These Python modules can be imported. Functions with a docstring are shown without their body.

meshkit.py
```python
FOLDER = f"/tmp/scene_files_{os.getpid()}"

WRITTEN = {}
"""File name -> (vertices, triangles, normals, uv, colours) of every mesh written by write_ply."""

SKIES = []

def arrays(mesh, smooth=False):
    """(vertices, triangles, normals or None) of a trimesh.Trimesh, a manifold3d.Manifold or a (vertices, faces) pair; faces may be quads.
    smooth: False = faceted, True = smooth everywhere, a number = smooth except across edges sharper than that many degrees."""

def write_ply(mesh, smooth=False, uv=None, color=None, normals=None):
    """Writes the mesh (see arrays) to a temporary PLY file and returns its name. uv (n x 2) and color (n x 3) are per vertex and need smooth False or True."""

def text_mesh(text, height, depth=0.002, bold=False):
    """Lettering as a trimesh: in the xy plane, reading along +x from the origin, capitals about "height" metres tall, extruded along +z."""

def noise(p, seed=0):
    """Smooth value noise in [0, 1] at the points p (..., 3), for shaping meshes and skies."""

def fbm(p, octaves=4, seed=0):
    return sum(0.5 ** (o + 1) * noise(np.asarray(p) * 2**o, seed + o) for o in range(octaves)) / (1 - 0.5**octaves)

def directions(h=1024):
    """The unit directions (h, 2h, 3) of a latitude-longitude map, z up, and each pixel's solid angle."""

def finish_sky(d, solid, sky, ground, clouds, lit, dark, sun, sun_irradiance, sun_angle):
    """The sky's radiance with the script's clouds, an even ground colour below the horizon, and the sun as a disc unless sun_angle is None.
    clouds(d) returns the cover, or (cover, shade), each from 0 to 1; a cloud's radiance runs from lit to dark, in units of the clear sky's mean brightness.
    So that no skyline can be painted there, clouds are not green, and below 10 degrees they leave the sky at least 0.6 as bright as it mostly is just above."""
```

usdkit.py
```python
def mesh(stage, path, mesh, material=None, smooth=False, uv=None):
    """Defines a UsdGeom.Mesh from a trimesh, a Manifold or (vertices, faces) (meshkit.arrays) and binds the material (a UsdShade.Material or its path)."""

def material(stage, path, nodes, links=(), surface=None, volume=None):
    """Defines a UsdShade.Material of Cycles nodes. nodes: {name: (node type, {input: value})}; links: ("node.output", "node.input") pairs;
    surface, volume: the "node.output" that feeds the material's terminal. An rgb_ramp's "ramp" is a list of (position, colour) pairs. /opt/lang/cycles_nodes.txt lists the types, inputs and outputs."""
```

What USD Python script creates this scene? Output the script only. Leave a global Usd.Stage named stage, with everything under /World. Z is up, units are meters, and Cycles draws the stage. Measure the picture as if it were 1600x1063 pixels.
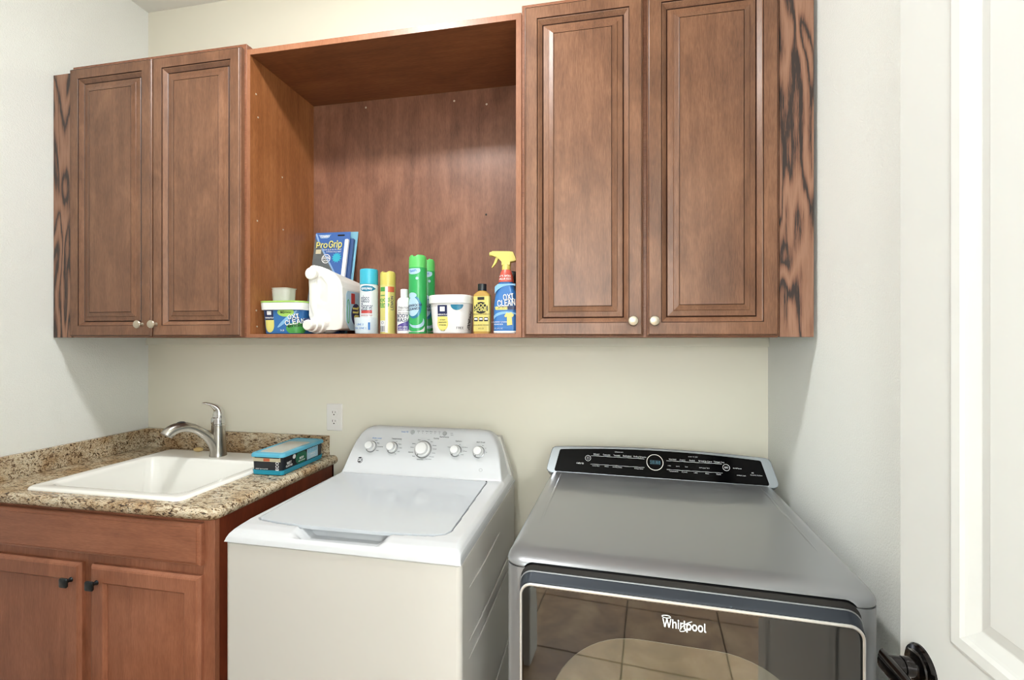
import math
import numpy as np
import trimesh
import manifold3d as m3
from shapely.geometry import Polygon, Point, LineString, box as sbox
from shapely import affinity
import usdkit, meshkit
from pxr import Usd, UsdGeom, UsdLux, UsdShade, Gf, Sdf

stage = Usd.Stage.CreateInMemory()
UsdGeom.SetStageUpAxis(stage, UsdGeom.Tokens.z)
UsdGeom.SetStageMetersPerUnit(stage, 1.0)
world = UsdGeom.Xform.Define(stage, '/World')
stage.SetDefaultPrim(world.GetPrim())
UsdGeom.Scope.Define(stage, '/World/Looks')

# ------------------------------------------------------------------ camera, light, exposure
EYE = 1.457                     # eye height; the camera stands at the door, world origin below it
YAW = 10.8                      # degrees to the left of the back wall's normal
cam = UsdGeom.Camera.Define(stage, '/World/Camera')
_s, _c = math.sin(math.radians(YAW)), math.cos(math.radians(YAW))
cam.AddTransformOp().Set(Gf.Matrix4d(_c, _s, 0, 0, 0, 0, 1, 0, _s, -_c, 0, 0, 0, 0, EYE, 1))
cam.CreateHorizontalApertureAttr(36.0)
cam.CreateVerticalApertureAttr(36.0 * 1063 / 1600)
cam.CreateFocalLengthAttr(36.0 * 716 / 1600)
cam.CreateVerticalApertureOffsetAttr(-3 * 36.0 / 1600)
cam.CreateClippingRangeAttr(Gf.Vec2f(0.02, 50))
cam.CreateExposureAttr(1.53)
LAMP_POWER = 92.0               # radiance of the unseen room lamp's diffuser
HALL_FILL_POWER = 22.0                # radiance of the added fill lamps in the hall
LAMP_AT = (-0.78, 0.76, 3.036)
HALL_FILL_AT = ((1.25, -2.0, 3.038), (-0.55, -2.0, 3.038))  # added fill lamps, out of view behind the camera
LAMP_COLOR = (0.99, 1.0, 0.985)
HALL_FILL_COLOR = (0.93, 0.985, 1.0)

XL, XR, YW, ZC = -2.155, 0.618, 1.858, 3.04     # left, right and back wall, ceiling
YN = -0.03                                       # near wall's room side

# ------------------------------------------------------------------ helpers
def lin(r, g, b):
    f = lambda x: x / 12.92 if x <= 0.04045 else ((x + 0.055) / 1.055) ** 2.4
    return tuple(f(v / 255.0) for v in (r, g, b))

used = {}
def path(name, parent=None):
    base = str(parent.GetPath()) if parent is not None else '/World'
    k = (base, name)
    n = used.get(k, 0)
    used[k] = n + 1
    return f'{base}/{name}' + (f'_{n:03d}' if n else '')

def prim(x):
    return x.GetPrim() if hasattr(x, 'GetPrim') else x

def tag(o, label=None, cat=None, group=None, kind=None):
    p = prim(o)
    for k, v in (('label', label), ('category', cat), ('group', group), ('kind', kind)):
        if v:
            p.SetCustomDataByKey(k, v)
    return p

def thing(name, label, cat, loc=(0, 0, 0), rz=0, group=None, kind=None):
    x = UsdGeom.Xform.Define(stage, path(name))
    x.AddTranslateOp().Set(Gf.Vec3d(*map(float, loc)))
    if rz:
        x.AddRotateZOp().Set(float(rz))
    return tag(x, label, cat, group, kind)

def obj(name, mesh, mat, parent=None, smooth=False, label=None):
    if isinstance(mesh, (list,)):
        mesh = cat(mesh)
    m = usdkit.mesh(stage, path(name, parent), mesh, M[mat], smooth=smooth)
    if label:
        m.GetPrim().SetCustomDataByKey('label', label)
    return m.GetPrim()

def struct(name, mesh, mat, parent=None, smooth=False):
    p = obj(name, mesh, mat, parent, smooth)
    if parent is None:
        p.SetCustomDataByKey('kind', 'structure')
    return p

def tm(mesh):
    if isinstance(mesh, trimesh.Trimesh):
        return mesh
    if hasattr(mesh, 'to_mesh'):
        q = mesh.to_mesh()
        return trimesh.Trimesh(np.array(q.vert_properties[:, :3]), np.array(q.tri_verts), process=False)
    v, f = np.asarray(mesh[0], float), np.asarray(mesh[1], int)
    if f.shape[1] == 4:
        f = np.vstack([f[:, [0, 1, 2]], f[:, [0, 2, 3]]])
    return trimesh.Trimesh(v, f, process=False)

def cat(ms):
    return trimesh.util.concatenate([tm(m) for m in ms])

def bx(x0, x1, y0, y1, z0, z1, b=0.0):
    """a box, with chamfered edges when b > 0"""
    if b <= 0:
        m = trimesh.creation.box([x1 - x0, y1 - y0, z1 - z0])
        m.apply_translation([(x0 + x1) / 2, (y0 + y1) / 2, (z0 + z1) / 2])
        return m
    pts = []
    for x, sx in ((x0, 1), (x1, -1)):
        for y, sy in ((y0, 1), (y1, -1)):
            for z, sz in ((z0, 1), (z1, -1)):
                pts += [(x + sx * b, y + sy * b, z), (x + sx * b, y, z + sz * b), (x, y + sy * b, z + sz * b)]
    return tm(m3.Manifold.hull_points(np.array(pts, float)))

def man(mesh):
    t = tm(mesh).copy()
    t.merge_vertices()
    return m3.Manifold(m3.Mesh(np.asarray(t.vertices, np.float32), np.asarray(t.faces, np.uint32)))

def lathe(profile, n=40, sx=1.0, sy=1.0):
    """profile: (r, z) from bottom to top, about z"""
    pr = np.array(profile, float)
    a = np.linspace(0, 2 * np.pi, n, endpoint=False)
    v = np.stack([np.outer(pr[:, 0], np.cos(a)) * sx, np.outer(pr[:, 0], np.sin(a)) * sy, np.outer(pr[:, 1], np.ones(n))], -1).reshape(-1, 3)
    f = []
    for i in range(len(pr) - 1):
        for j in range(n):
            k = (j + 1) % n
            f.append((i * n + j, i * n + k, (i + 1) * n + k, (i + 1) * n + j))
    f = np.array(f)
    f = np.vstack([f[:, [0, 1, 2]], f[:, [0, 2, 3]]])
    t = trimesh.Trimesh(v, f, process=False)
    t.merge_vertices()
    t.update_faces(t.nondegenerate_faces())
    return t

def rr(hx, hy, r, n=8, cx=0, cy=0):
    """rounded rectangle ring, counter-clockwise, 4 * (n + 1) points; r: one radius or four (right-front first, ccw: rf, rb, lb, lf)"""
    rs = [r] * 4 if np.ndim(r) == 0 else list(r)
    out = []
    for (sx, sy, a0), q in zip(((1, -1, -90), (1, 1, 0), (-1, 1, 90), (-1, -1, 180)), rs):
        q = max(min(q, hx, hy), 1e-5)
        for k in range(n + 1):
            a = math.radians(a0 + 90 * k / n)
            out.append((cx + sx * (hx - q) + q * math.cos(a), cy + sy * (hy - q) + q * math.sin(a)))
    return np.array(out)

def loft(rings, cap0=True, cap1=True):
    """rings: list of (k, 3) arrays with one point count, ccw seen from the end of the loft"""
    k = len(rings[0])
    v = np.vstack(rings)
    f = []
    for i in range(len(rings) - 1):
        a, b = i * k, (i + 1) * k
        for j in range(k):
            q = (j + 1) % k
            f += [(a + j, a + q, b + q), (a + j, b + q, b + j)]
    n = len(v)
    ex = []
    if cap0:
        ex.append(rings[0].mean(0)); c = n + len(ex) - 1
        f += [(c, (j + 1) % k, j) for j in range(k)]
    if cap1:
        ex.append(rings[-1].mean(0)); c = n + len(ex) - 1
        o = (len(rings) - 1) * k
        f += [(c, o + j, o + (j + 1) % k) for j in range(k)]
    if ex:
        v = np.vstack([v, ex])
    return trimesh.Trimesh(v, np.array(f), process=False)

def rloft(secs, n=8, cap0=True, cap1=True):
    """secs: (hx, hy, r, z[, cx, cy])"""
    rings = []
    for s in secs:
        p = rr(s[0], s[1], s[2], n, *(s[4:6] if len(s) > 4 else (0, 0)))
        rings.append(np.column_stack([p, np.full(len(p), s[3])]))
    return loft(rings, cap0, cap1)

def nested(x0, x1, z0, z1, prof, cap0=False, cap1=True):
    """mitred nested rectangles in the xz plane facing -y; prof: (inset, y) or (inset_x, inset_z, y)"""
    rings = []
    for p in prof:
        ix, iz, y = p if len(p) == 3 else (p[0], p[0], p[1])
        rings.append(np.array([(x0 + ix, y, z0 + iz), (x1 - ix, y, z0 + iz), (x1 - ix, y, z1 - iz), (x0 + ix, y, z1 - iz)]))
    return loft(rings, cap0, cap1)

def sweep(pts, rad, n=16, flat=1.0, up=(0, 0, 1)):
    """tube along pts; rad per point; flat: height / width ratio of the section (number or per point)"""
    P = np.array(pts, float)
    R = np.broadcast_to(np.asarray(rad, float), (len(P),))
    Fl = np.broadcast_to(np.asarray(flat, float), (len(P),))
    T = np.gradient(P, axis=0)
    T /= np.linalg.norm(T, axis=1)[:, None]
    rings = []
    a = np.linspace(0, 2 * np.pi, n, endpoint=False)
    u0 = np.array(up, float)
    for p, t, r, fl in zip(P, T, R, Fl):
        s = np.cross(t, u0)
        s = s / (np.linalg.norm(s) + 1e-12)
        u = np.cross(s, t)
        rings.append(p + r * (np.outer(np.cos(a), s) + fl * np.outer(np.sin(a), u)))
        u0 = u
    return loft(rings)

def spline(pts, n=24):
    from scipy.interpolate import CubicSpline
    P = np.array(pts, float)
    d = np.r_[0, np.cumsum(np.linalg.norm(np.diff(P[:, :3], axis=0), axis=1))]
    return CubicSpline(d, P)(np.linspace(0, d[-1], n))

def ext(poly, t):
    gs = getattr(poly, 'geoms', [poly])
    return cat([trimesh.creation.extrude_polygon(g, t, engine='earcut') for g in gs if not g.is_empty])

def text(s, h, t=0.0005, bold=False, center=True, width=None):
    m = meshkit.text_mesh(s, h, t, bold)
    lo, hi = m.bounds
    if width:
        m.apply_scale([width / (hi[0] - lo[0]), 1, 1])
        lo, hi = m.bounds
    if center:
        m.apply_translation([-(lo[0] + hi[0]) / 2, -h / 2, 0])
    return m

def put(m, x=0, y=0, z=0, rot=0, s=1.0):
    m = tm(m).copy()
    if s != 1.0:
        m.apply_scale(s)
    if rot:
        m.apply_transform(trimesh.transformations.rotation_matrix(math.radians(rot), [0, 0, 1]))
    m.apply_translation([x, y, z])
    return m

def mapped(m, fn, edge=None):
    """bends a flat decal (x right, y up, z outward) on to a surface: fn(x, y, z) -> points"""
    m = tm(m)
    if edge:
        v, f = trimesh.remesh.subdivide_to_size(m.vertices, m.faces, edge, max_iter=8)
        m = trimesh.Trimesh(v, f, process=False)
    v = np.asarray(m.vertices)
    m = trimesh.Trimesh(fn(v[:, 0], v[:, 1], v[:, 2]), m.faces.copy(), process=False)
    return m

def on_front(y0=0.0, x0=0.0, z0=0.0):
    """a plane facing -y"""
    return lambda x, y, z: np.stack([x + x0, y0 - z, y + z0], -1)

def on_right(x0=0.0, y0=0.0, z0=0.0):
    """a plane facing +x; decal x runs towards +y"""
    return lambda x, y, z: np.stack([x0 + z, y0 + x, y + z0], -1)

def on_cyl(R, z0=0.0, turn=0.0, lift=0.0003):
    """a cylinder about z; decal centre faces -y turned by turn degrees towards +x"""
    def fn(x, y, z):
        a = x / R + math.radians(turn)
        q = R + lift + z
        return np.stack([q * np.sin(a), -q * np.cos(a), y + z0], -1)
    return fn

def on_rr(hx, hy, r, z0=0.0, taper=0.0, lift=0.0004):
    """around a rounded-rectangle tub; decal x runs along the perimeter from the front's middle; taper: growth of hx, hy per metre of height"""
    def fn(x, y, z):
        out = np.zeros((len(x), 3))
        for i, (a, b, h) in enumerate(zip(x, y, z)):
            g = taper * b
            X, Y = hx + g, hy + g
            s = 1 if a >= 0 else -1
            t = abs(a)
            q = r
            if t <= X - q:
                px, py, nx, ny = t, -Y, 0, -1
            elif t <= X - q + q * math.pi / 2:
                an = (t - (X - q)) / q
                px, py, nx, ny = X - q + q * math.sin(an), -(Y - q) - q * math.cos(an), math.sin(an), -math.cos(an)
            else:
                px, py, nx, ny = X, -(Y - q) + (t - (X - q) - q * math.pi / 2), 1, 0
            e = lift + h
            out[i] = (s * (px + nx * e), py + ny * e, b + z0)
        return out
    return fn

def ell(rx, ry, x=0, y=0, n=32):
    a = np.linspace(0, 2 * np.pi, n, endpoint=False)
    return Polygon(np.stack([x + rx * np.cos(a), y + ry * np.sin(a)], -1))

def rrect2(w, h, r, x=0, y=0):
    return sbox(x - w / 2 + r, y - h / 2 + r, x + w / 2 - r, y + h / 2 - r).buffer(r, 6)

def ring2(poly, w):
    return poly.difference(poly.buffer(-w))

# ------------------------------------------------------------------ materials
M = {}
def mat(name, nodes, links, surface='p.BSDF'):
    M[name] = usdkit.material(stage, '/World/Looks/' + name, nodes, links, surface=surface)

def plain(name, color, rough=0.5, metallic=0.0, spec=0.5, coat=0.0, **kw):
    d = {'base_color': color, 'roughness': rough, 'metallic': metallic, 'specular_ior_level': spec, **kw}
    if coat:
        d.update(coat_weight=coat, coat_roughness=0.06)
    mat(name, {'p': ('principled_bsdf', d)}, [])

def paint(name, color, rough=0.6, bump=0.25, scale=260.0, dist=0.0012):
    mat(name, {'g': ('geometry', {}), 'n': ('noise_texture', {'scale': scale, 'detail': 3.0, 'roughness': 0.55}),
               'b': ('bump', {'strength': bump, 'distance': dist}),
               'p': ('principled_bsdf', {'base_color': color, 'roughness': rough, 'specular_ior_level': 0.3})},
        [('g.position', 'n.vector'), ('n.fac', 'b.height'), ('b.normal', 'p.normal')])

def wood(name, dark, mid, light, grain='z', rough=0.40, blotch=0.62, fine=1.35, seed=0.0, coat=0.0):
    """stained maple: streaks along the grain, soft blotches and a fine fleck"""
    along, across = 2.2, 42.0
    sc = {'x': (along, across, across), 'y': (across, along, across), 'z': (across, across, along)}[grain]
    bs = {'x': (4.0, 8, 8), 'y': (8, 4.0, 8), 'z': (8, 8, 4.0)}[grain]
    fs = {'x': (40, 420, 420), 'y': (420, 40, 420), 'z': (420, 420, 40)}[grain]
    mat(name, {
        'g': ('geometry', {}),
        'm1': ('mapping', {'scale': sc, 'location': (seed, seed * 1.7, seed * 0.6)}),
        'm2': ('mapping', {'scale': bs, 'location': (seed * 2.1, seed, seed * 1.3)}),
        'm3': ('mapping', {'scale': fs}),
        'n1': ('noise_texture', {'scale': 1.0, 'detail': 5.0, 'roughness': 0.6, 'distortion': 0.6}),
        'n2': ('noise_texture', {'scale': 1.0, 'detail': 4.0, 'roughness': 0.55, 'distortion': 0.8}),
        'n3': ('noise_texture', {'scale': 1.0, 'detail': 2.0, 'roughness': 0.6}),
        'a': ('mix_float', {'fac': blotch}),
        'f': ('mix_float', {'fac': 0.22 * fine}),
        'r': ('rgb_ramp', {'ramp': [(0.30, dark), (0.5, mid), (0.68, light)]}),
        'b': ('bump', {'strength': 0.06, 'distance': 0.001}),
        'p': ('principled_bsdf', {'roughness': rough, 'specular_ior_level': 0.45, 'coat_weight': coat, 'coat_roughness': 0.2})},
        [('g.position', 'm1.vector'), ('g.position', 'm2.vector'), ('g.position', 'm3.vector'),
         ('m1.vector', 'n1.vector'), ('m2.vector', 'n2.vector'), ('m3.vector', 'n3.vector'),
         ('n1.fac', 'a.a'), ('n2.fac', 'a.b'), ('a.result', 'f.a'), ('n3.fac', 'f.b'), ('f.result', 'r.fac'),
         ('r.color', 'p.base_color'), ('n1.fac', 'b.height'), ('b.normal', 'p.normal')])

paint('wall_paint', lin(234, 236, 232), bump=0.6, scale=210.0, dist=0.0025)
paint('back_wall_paint', lin(230, 225, 209), bump=0.12)
paint('ceiling_paint', lin(238, 237, 232), bump=0.4, scale=120)
paint('trim_paint', lin(232, 229, 214), rough=0.4, bump=0.02)
paint('door_paint', lin(214, 215, 212), rough=0.32, bump=0.03, scale=60)

UP_D, UP_M, UP_L = lin(80, 53, 39), lin(119, 82, 60), lin(146, 105, 79)
wood('upper_door_wood', UP_D, UP_M, UP_L, 'z', rough=0.38)
plain('glaze_wood', lin(58, 34, 25), 0.4)
wood('upper_box_wood', lin(98, 60, 42), lin(134, 86, 62), lin(156, 106, 80), 'x', seed=5.0)
wood('open_side_wood', lin(110, 64, 34), lin(144, 90, 52), lin(168, 112, 70), 'z', rough=0.42, blotch=0.45, fine=1.6, seed=7.0)
wood('open_top_wood', lin(98, 58, 34), lin(126, 78, 48), lin(148, 96, 62), 'x', rough=0.42, blotch=0.6, fine=1.6, seed=11.0)
wood('open_back_wood', lin(84, 54, 42), lin(124, 84, 66), lin(150, 106, 84), 'z', rough=0.36, blotch=0.65, fine=1.3, seed=13.0)
wood('edge_wood', lin(122, 76, 54), lin(146, 96, 68), lin(164, 114, 86), 'z', fine=1.6, seed=17.0)
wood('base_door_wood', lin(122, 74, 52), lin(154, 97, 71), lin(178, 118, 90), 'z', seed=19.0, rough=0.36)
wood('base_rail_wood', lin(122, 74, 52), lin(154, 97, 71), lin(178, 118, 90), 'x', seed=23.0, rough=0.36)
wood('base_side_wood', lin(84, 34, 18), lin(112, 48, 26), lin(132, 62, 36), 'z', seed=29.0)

# oak filler: dark open cathedral grain on brown
mat('oak_filler_wood', {
    'g': ('geometry', {}),
    'm': ('mapping', {'scale': (15.0, 15.0, 2.3), 'location': (0.9, 0.0, 0.55)}),
    'n': ('noise_texture', {'scale': 1.0, 'detail': 1.6, 'roughness': 0.45, 'distortion': 0.35}),
    'k': ('math', {'math_type': 'multiply', 'value2': 6.0}),
    'fr': ('math', {'math_type': 'pingpong', 'value2': 0.5}),
    'm2': ('mapping', {'scale': (300, 300, 15)}),
    'n2': ('noise_texture', {'scale': 1.0, 'detail': 3.0, 'roughness': 0.65}),
    'ad': ('math', {'math_type': 'multiply_add', 'value2': 0.62}),
    'r': ('rgb_ramp', {'ramp': [(0.0, lin(42, 32, 29)), (0.38, lin(54, 41, 36)), (0.43, lin(100, 68, 53)), (0.58, lin(138, 98, 76)), (0.8, lin(154, 114, 92))]}),
    'b': ('bump', {'strength': 0.25, 'distance': 0.001}),
    'p': ('principled_bsdf', {'roughness': 0.45})},
    [('g.position', 'm.vector'), ('m.vector', 'n.vector'), ('n.fac', 'k.value1'), ('k.value', 'fr.value1'),
     ('g.position', 'm2.vector'), ('m2.vector', 'n2.vector'), ('n2.fac', 'ad.value1'), ('fr.value', 'ad.value3'),
     ('ad.value', 'r.fac'), ('r.color', 'p.base_color'), ('ad.value', 'b.height'), ('b.normal', 'p.normal')])

# granite: cream and tan ground, slanting brown flecks and dark grains
mat('granite', {
    'g': ('geometry', {}),
    'm': ('mapping', {'scale': (40, 92, 92), 'rotation': (0.3, 0.5, 0.6)}),
    'n': ('noise_texture', {'scale': 1.0, 'detail': 4.0, 'roughness': 0.62, 'distortion': 1.2}),
    'r': ('rgb_ramp', {'ramp': [(0.33, lin(46, 36, 30)), (0.39, lin(118, 94, 72)), (0.46, lin(184, 164, 134)), (0.56, lin(218, 206, 182)), (0.72, lin(196, 174, 142))]}),
    'm2': ('mapping', {'scale': (110, 230, 230), 'rotation': (0.2, 0.6, 0.5)}),
    'n2': ('noise_texture', {'scale': 1.0, 'detail': 3.0, 'roughness': 0.6, 'distortion': 0.8}),
    'r2': ('rgb_ramp', {'ramp': [(0.36, (1, 1, 1)), (0.42, (0, 0, 0))]}),
    'n3': ('noise_texture', {'scale': 9.0, 'detail': 2.0}),
    'r3': ('rgb_ramp', {'ramp': [(0.40, (0, 0, 0)), (0.62, (1, 1, 1))]}),
    'mx': ('mix_color', {'b': lin(54, 44, 38)}),
    'mx2': ('mix_color', {'blend_type': 'multiply', 'b': lin(220, 200, 178)}),
    'p': ('principled_bsdf', {'roughness': 0.16, 'specular_ior_level': 0.5})},
    [('g.position', 'm.vector'), ('m.vector', 'n.vector'), ('n.fac', 'r.fac'), ('g.position', 'm2.vector'), ('m2.vector', 'n2.vector'),
     ('n2.fac', 'r2.fac'), ('r.color', 'mx.a'), ('r2.color', 'mx.fac'), ('g.position', 'n3.vector'), ('n3.fac', 'r3.fac'),
     ('mx.result', 'mx2.a'), ('r3.color', 'mx2.fac'), ('mx2.result', 'p.base_color')])

# slate-like floor tile
mat('floor_tile', {
    'g': ('geometry', {}),
    'n': ('noise_texture', {'scale': 5.0, 'detail': 6.0, 'roughness': 0.6, 'distortion': 0.5}),
    'oi': ('object_info', {}),
    'r': ('rgb_ramp', {'ramp': [(0.3, lin(108, 78, 54)), (0.5, lin(146, 112, 80)), (0.7, lin(172, 144, 112))]}),
    'b': ('bump', {'strength': 0.2, 'distance': 0.004}),
    'p': ('principled_bsdf', {'roughness': 0.45})},
    [('g.position', 'n.vector'), ('n.fac', 'r.fac'), ('r.color', 'p.base_color'), ('n.fac', 'b.height'), ('b.normal', 'p.normal')])
plain('grout', lin(96, 78, 60), 0.8)

plain('washer_white', lin(201, 203, 206), 0.22, spec=0.5, coat=0.3)
plain('washer_panel_white', lin(202, 199, 193), 0.33, spec=0.5)
plain('lid_white', lin(193, 198, 204), 0.08, spec=0.5, coat=0.35)
plain('knob_white', lin(222, 222, 222), 0.25)
plain('knob_ring_grey', lin(140, 142, 144), 0.3, metallic=0.6)
plain('button_grey', lin(160, 162, 164), 0.4)
plain('print_grey', lin(92, 94, 98), 0.5)
plain('print_dark', lin(40, 40, 42), 0.5)
plain('print_blue', lin(60, 120, 190), 0.5)
plain('print_light', lin(222, 224, 226), 0.5)
plain('badge_dark', lin(38, 38, 42), 0.2)
plain('chrome', lin(215, 215, 215), 0.09, metallic=1.0)
plain('brushed_steel', lin(186, 182, 174), 0.24, metallic=1.0)
mat('dryer_grey', {'g': ('geometry', {}), 'n': ('noise_texture', {'scale': 2600.0, 'detail': 1.0}),
                   'b': ('bump', {'strength': 0.05, 'distance': 0.0004}),
                   'p': ('principled_bsdf', {'base_color': lin(146, 148, 151), 'metallic': 0.6, 'roughness': 0.35, 'coat_weight': 0.7, 'coat_roughness': 0.08})},
    [('g.position', 'n.vector'), ('n.fac', 'b.height'), ('b.normal', 'p.normal')])
plain('dryer_console_grey', lin(172, 180, 188), 0.25, metallic=0.8, coat=0.5)
plain('dryer_trim', lin(226, 224, 220), 0.3, metallic=0.7)
plain('door_bevel_grey', lin(54, 59, 67), 0.25, metallic=0.5)
plain('black_gloss', lin(6, 6, 7), 0.08, spec=0.12)
plain('black_gap', lin(14, 14, 15), 0.5)
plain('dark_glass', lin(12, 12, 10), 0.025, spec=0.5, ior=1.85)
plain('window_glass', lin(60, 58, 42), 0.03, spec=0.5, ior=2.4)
plain('lcd', lin(16, 40, 52), 0.15)
plain('lcd_digit', lin(44, 96, 112), 0.4, emission_color=lin(60, 150, 170), emission_strength=0.06)
plain('sink_white', lin(248, 247, 242), 0.14, coat=0.2)
plain('outlet_white', lin(232, 228, 224), 0.35)
plain('slot_dark', lin(46, 40, 36), 0.6)
plain('nickel', lin(190, 180, 162), 0.32, metallic=0.8)
plain('bronze', lin(46, 43, 43), 0.12, metallic=0.95, coat=0.3)
plain('dark_knob', lin(24, 34, 40), 0.22, metallic=0.6, coat=0.3)
plain('tan_lump', lin(205, 176, 120), 0.7)
plain('pin_metal', lin(200, 190, 172), 0.35, metallic=0.4)
mat('lamp_glow', {'e': ('emission', {'color': LAMP_COLOR, 'strength': LAMP_POWER})}, [], surface='e.emission')
mat('hall_fill_glow', {'e': ('emission', {'color': HALL_FILL_COLOR, 'strength': HALL_FILL_POWER})}, [], surface='e.emission')
# package plastics and inks
for n_, c_ in dict(tub_blue=(40, 112, 190), lid_white_plastic=(238, 240, 238), lime=(172, 224, 96), ink_navy=(34, 44, 92), ink_yellow=(240, 230, 120),
                   ink_green=(72, 168, 72), ink_black=(22, 22, 26), ink_white=(244, 244, 244), ink_red=(206, 60, 56), ink_teal=(30, 130, 170),
                   jug_white=(240, 238, 232), card_blue=(62, 108, 188), card_grey=(104, 110, 112), card_light=(140, 178, 226), card_sky=(124, 188, 214),
                   card_dark_blue=(62, 92, 150), cap_cyan=(50, 190, 222), can_white=(222, 230, 234), can_yellow=(224, 214, 118), cap_yellow=(226, 210, 96),
                   ink_lightgreen=(120, 206, 90), ink_orange=(222, 104, 62), ink_purple=(86, 70, 158), bottle_white=(238, 238, 240), can_green=(44, 182, 92),
                   cap_green=(96, 216, 104), ink_sky=(120, 196, 232), ink_skylight=(176, 214, 236), goo_yellow=(226, 208, 108), goo_amber=(196, 150, 60), cap_black=(26, 30, 34),
                   spray_blue=(48, 122, 206), spray_lightblue=(130, 190, 236), spray_red=(226, 92, 76), trigger_yellow=(232, 216, 104), dark_bottle=(26, 30, 44),
                   wipe_blue=(18, 160, 196), wipe_blue_light=(84, 186, 220), wipe_black=(24, 28, 38), wipe_cream=(214, 204, 170), ink_darkgreen=(22, 112, 80),
                   white_shirt=(236, 220, 120)).items():
    g_ = sum(c_) / 3.0                      # each colour greyed and dimmed a little against the strong exposure
    plain(n_, lin(*[(0.88 * q + 0.12 * g_) * 0.93 for q in c_]), 0.32)

def clear(name, tint, opacity, rough=0.1):
    mat(name, {'t': ('transparent_bsdf', {'color': (1, 1, 1)}), 'p': ('principled_bsdf', {'base_color': tint, 'roughness': rough}), 'm': ('mix_closure', {'fac': opacity})},
        [('t.BSDF', 'm.closure1'), ('p.BSDF', 'm.closure2')], surface='m.closure')
clear('frosted_plastic', lin(214, 214, 208), 0.45, 0.3)
clear('clear_plastic', lin(220, 232, 240), 0.42, 0.12)
clear('lid_window_plastic', lin(206, 206, 196), 0.8, 0.25)

# ------------------------------------------------------------------ room shell
fl = struct('floor', bx(-2.5, 2.3, -3.5, YW + 0.1, -0.1, -0.008), 'grout')
T = 0.46
for i in range(-5, 5):
    for j in range(-8, 4):
        x0, y0 = -0.02 + i * T, 0.30 + j * T
        x1, y1 = min(x0 + T - 0.007, 2.3), min(y0 + T - 0.007, YW)
        x0, y0 = max(x0, -2.3), max(y0, -3.3)
        if x1 - x0 < 0.03 or y1 - y0 < 0.03:
            continue
        obj('tile', bx(x0, x1, y0, y1, -0.008, 0.0, 0.0012), 'floor_tile', fl)
struct('ceiling', bx(-2.5, 2.3, -3.5, YW + 0.12, ZC, ZC + 0.1), 'ceiling_paint')
struct('wall_back', bx(XL - 0.12, XR + 0.12, YW, YW + 0.12, 0, ZC), 'back_wall_paint')
struct('wall_left', bx(XL - 0.12, XL, YN - 0.12, YW, 0, ZC), 'wall_paint')
struct('wall_right', bx(XR, XR + 0.12, YN - 0.12, YW, 0, ZC), 'wall_paint')
D0, D1 = -0.415, 0.535          # door opening in the near wall
struct('wall_near', [bx(XL, D0, YN - 0.12, YN, 0, ZC), bx(D1, XR, YN - 0.12, YN, 0, ZC), bx(D0, D1, YN - 0.12, YN, 2.46, ZC)], 'wall_paint')  # unseen wall; its tall opening lets the added hall light in
struct('wall_unseen_hall', [bx(-1.72, -1.6, -3.3, YN - 0.12, 0, ZC), bx(2.0, 2.12, -3.3, YN - 0.12, 0, ZC), bx(-1.72, 2.12, -3.42, -3.3, 0, ZC), bx(XR + 0.12, 2.0, YN - 0.12, YN, 0, ZC)], 'wall_paint')  # unseen hall, sized so the added lamps shine in through the doorway
struct('trim_1', bx(XL, XR, YW - 0.013, YW, 1.424, 1.4585, 0.0015), 'trim_paint')
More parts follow.
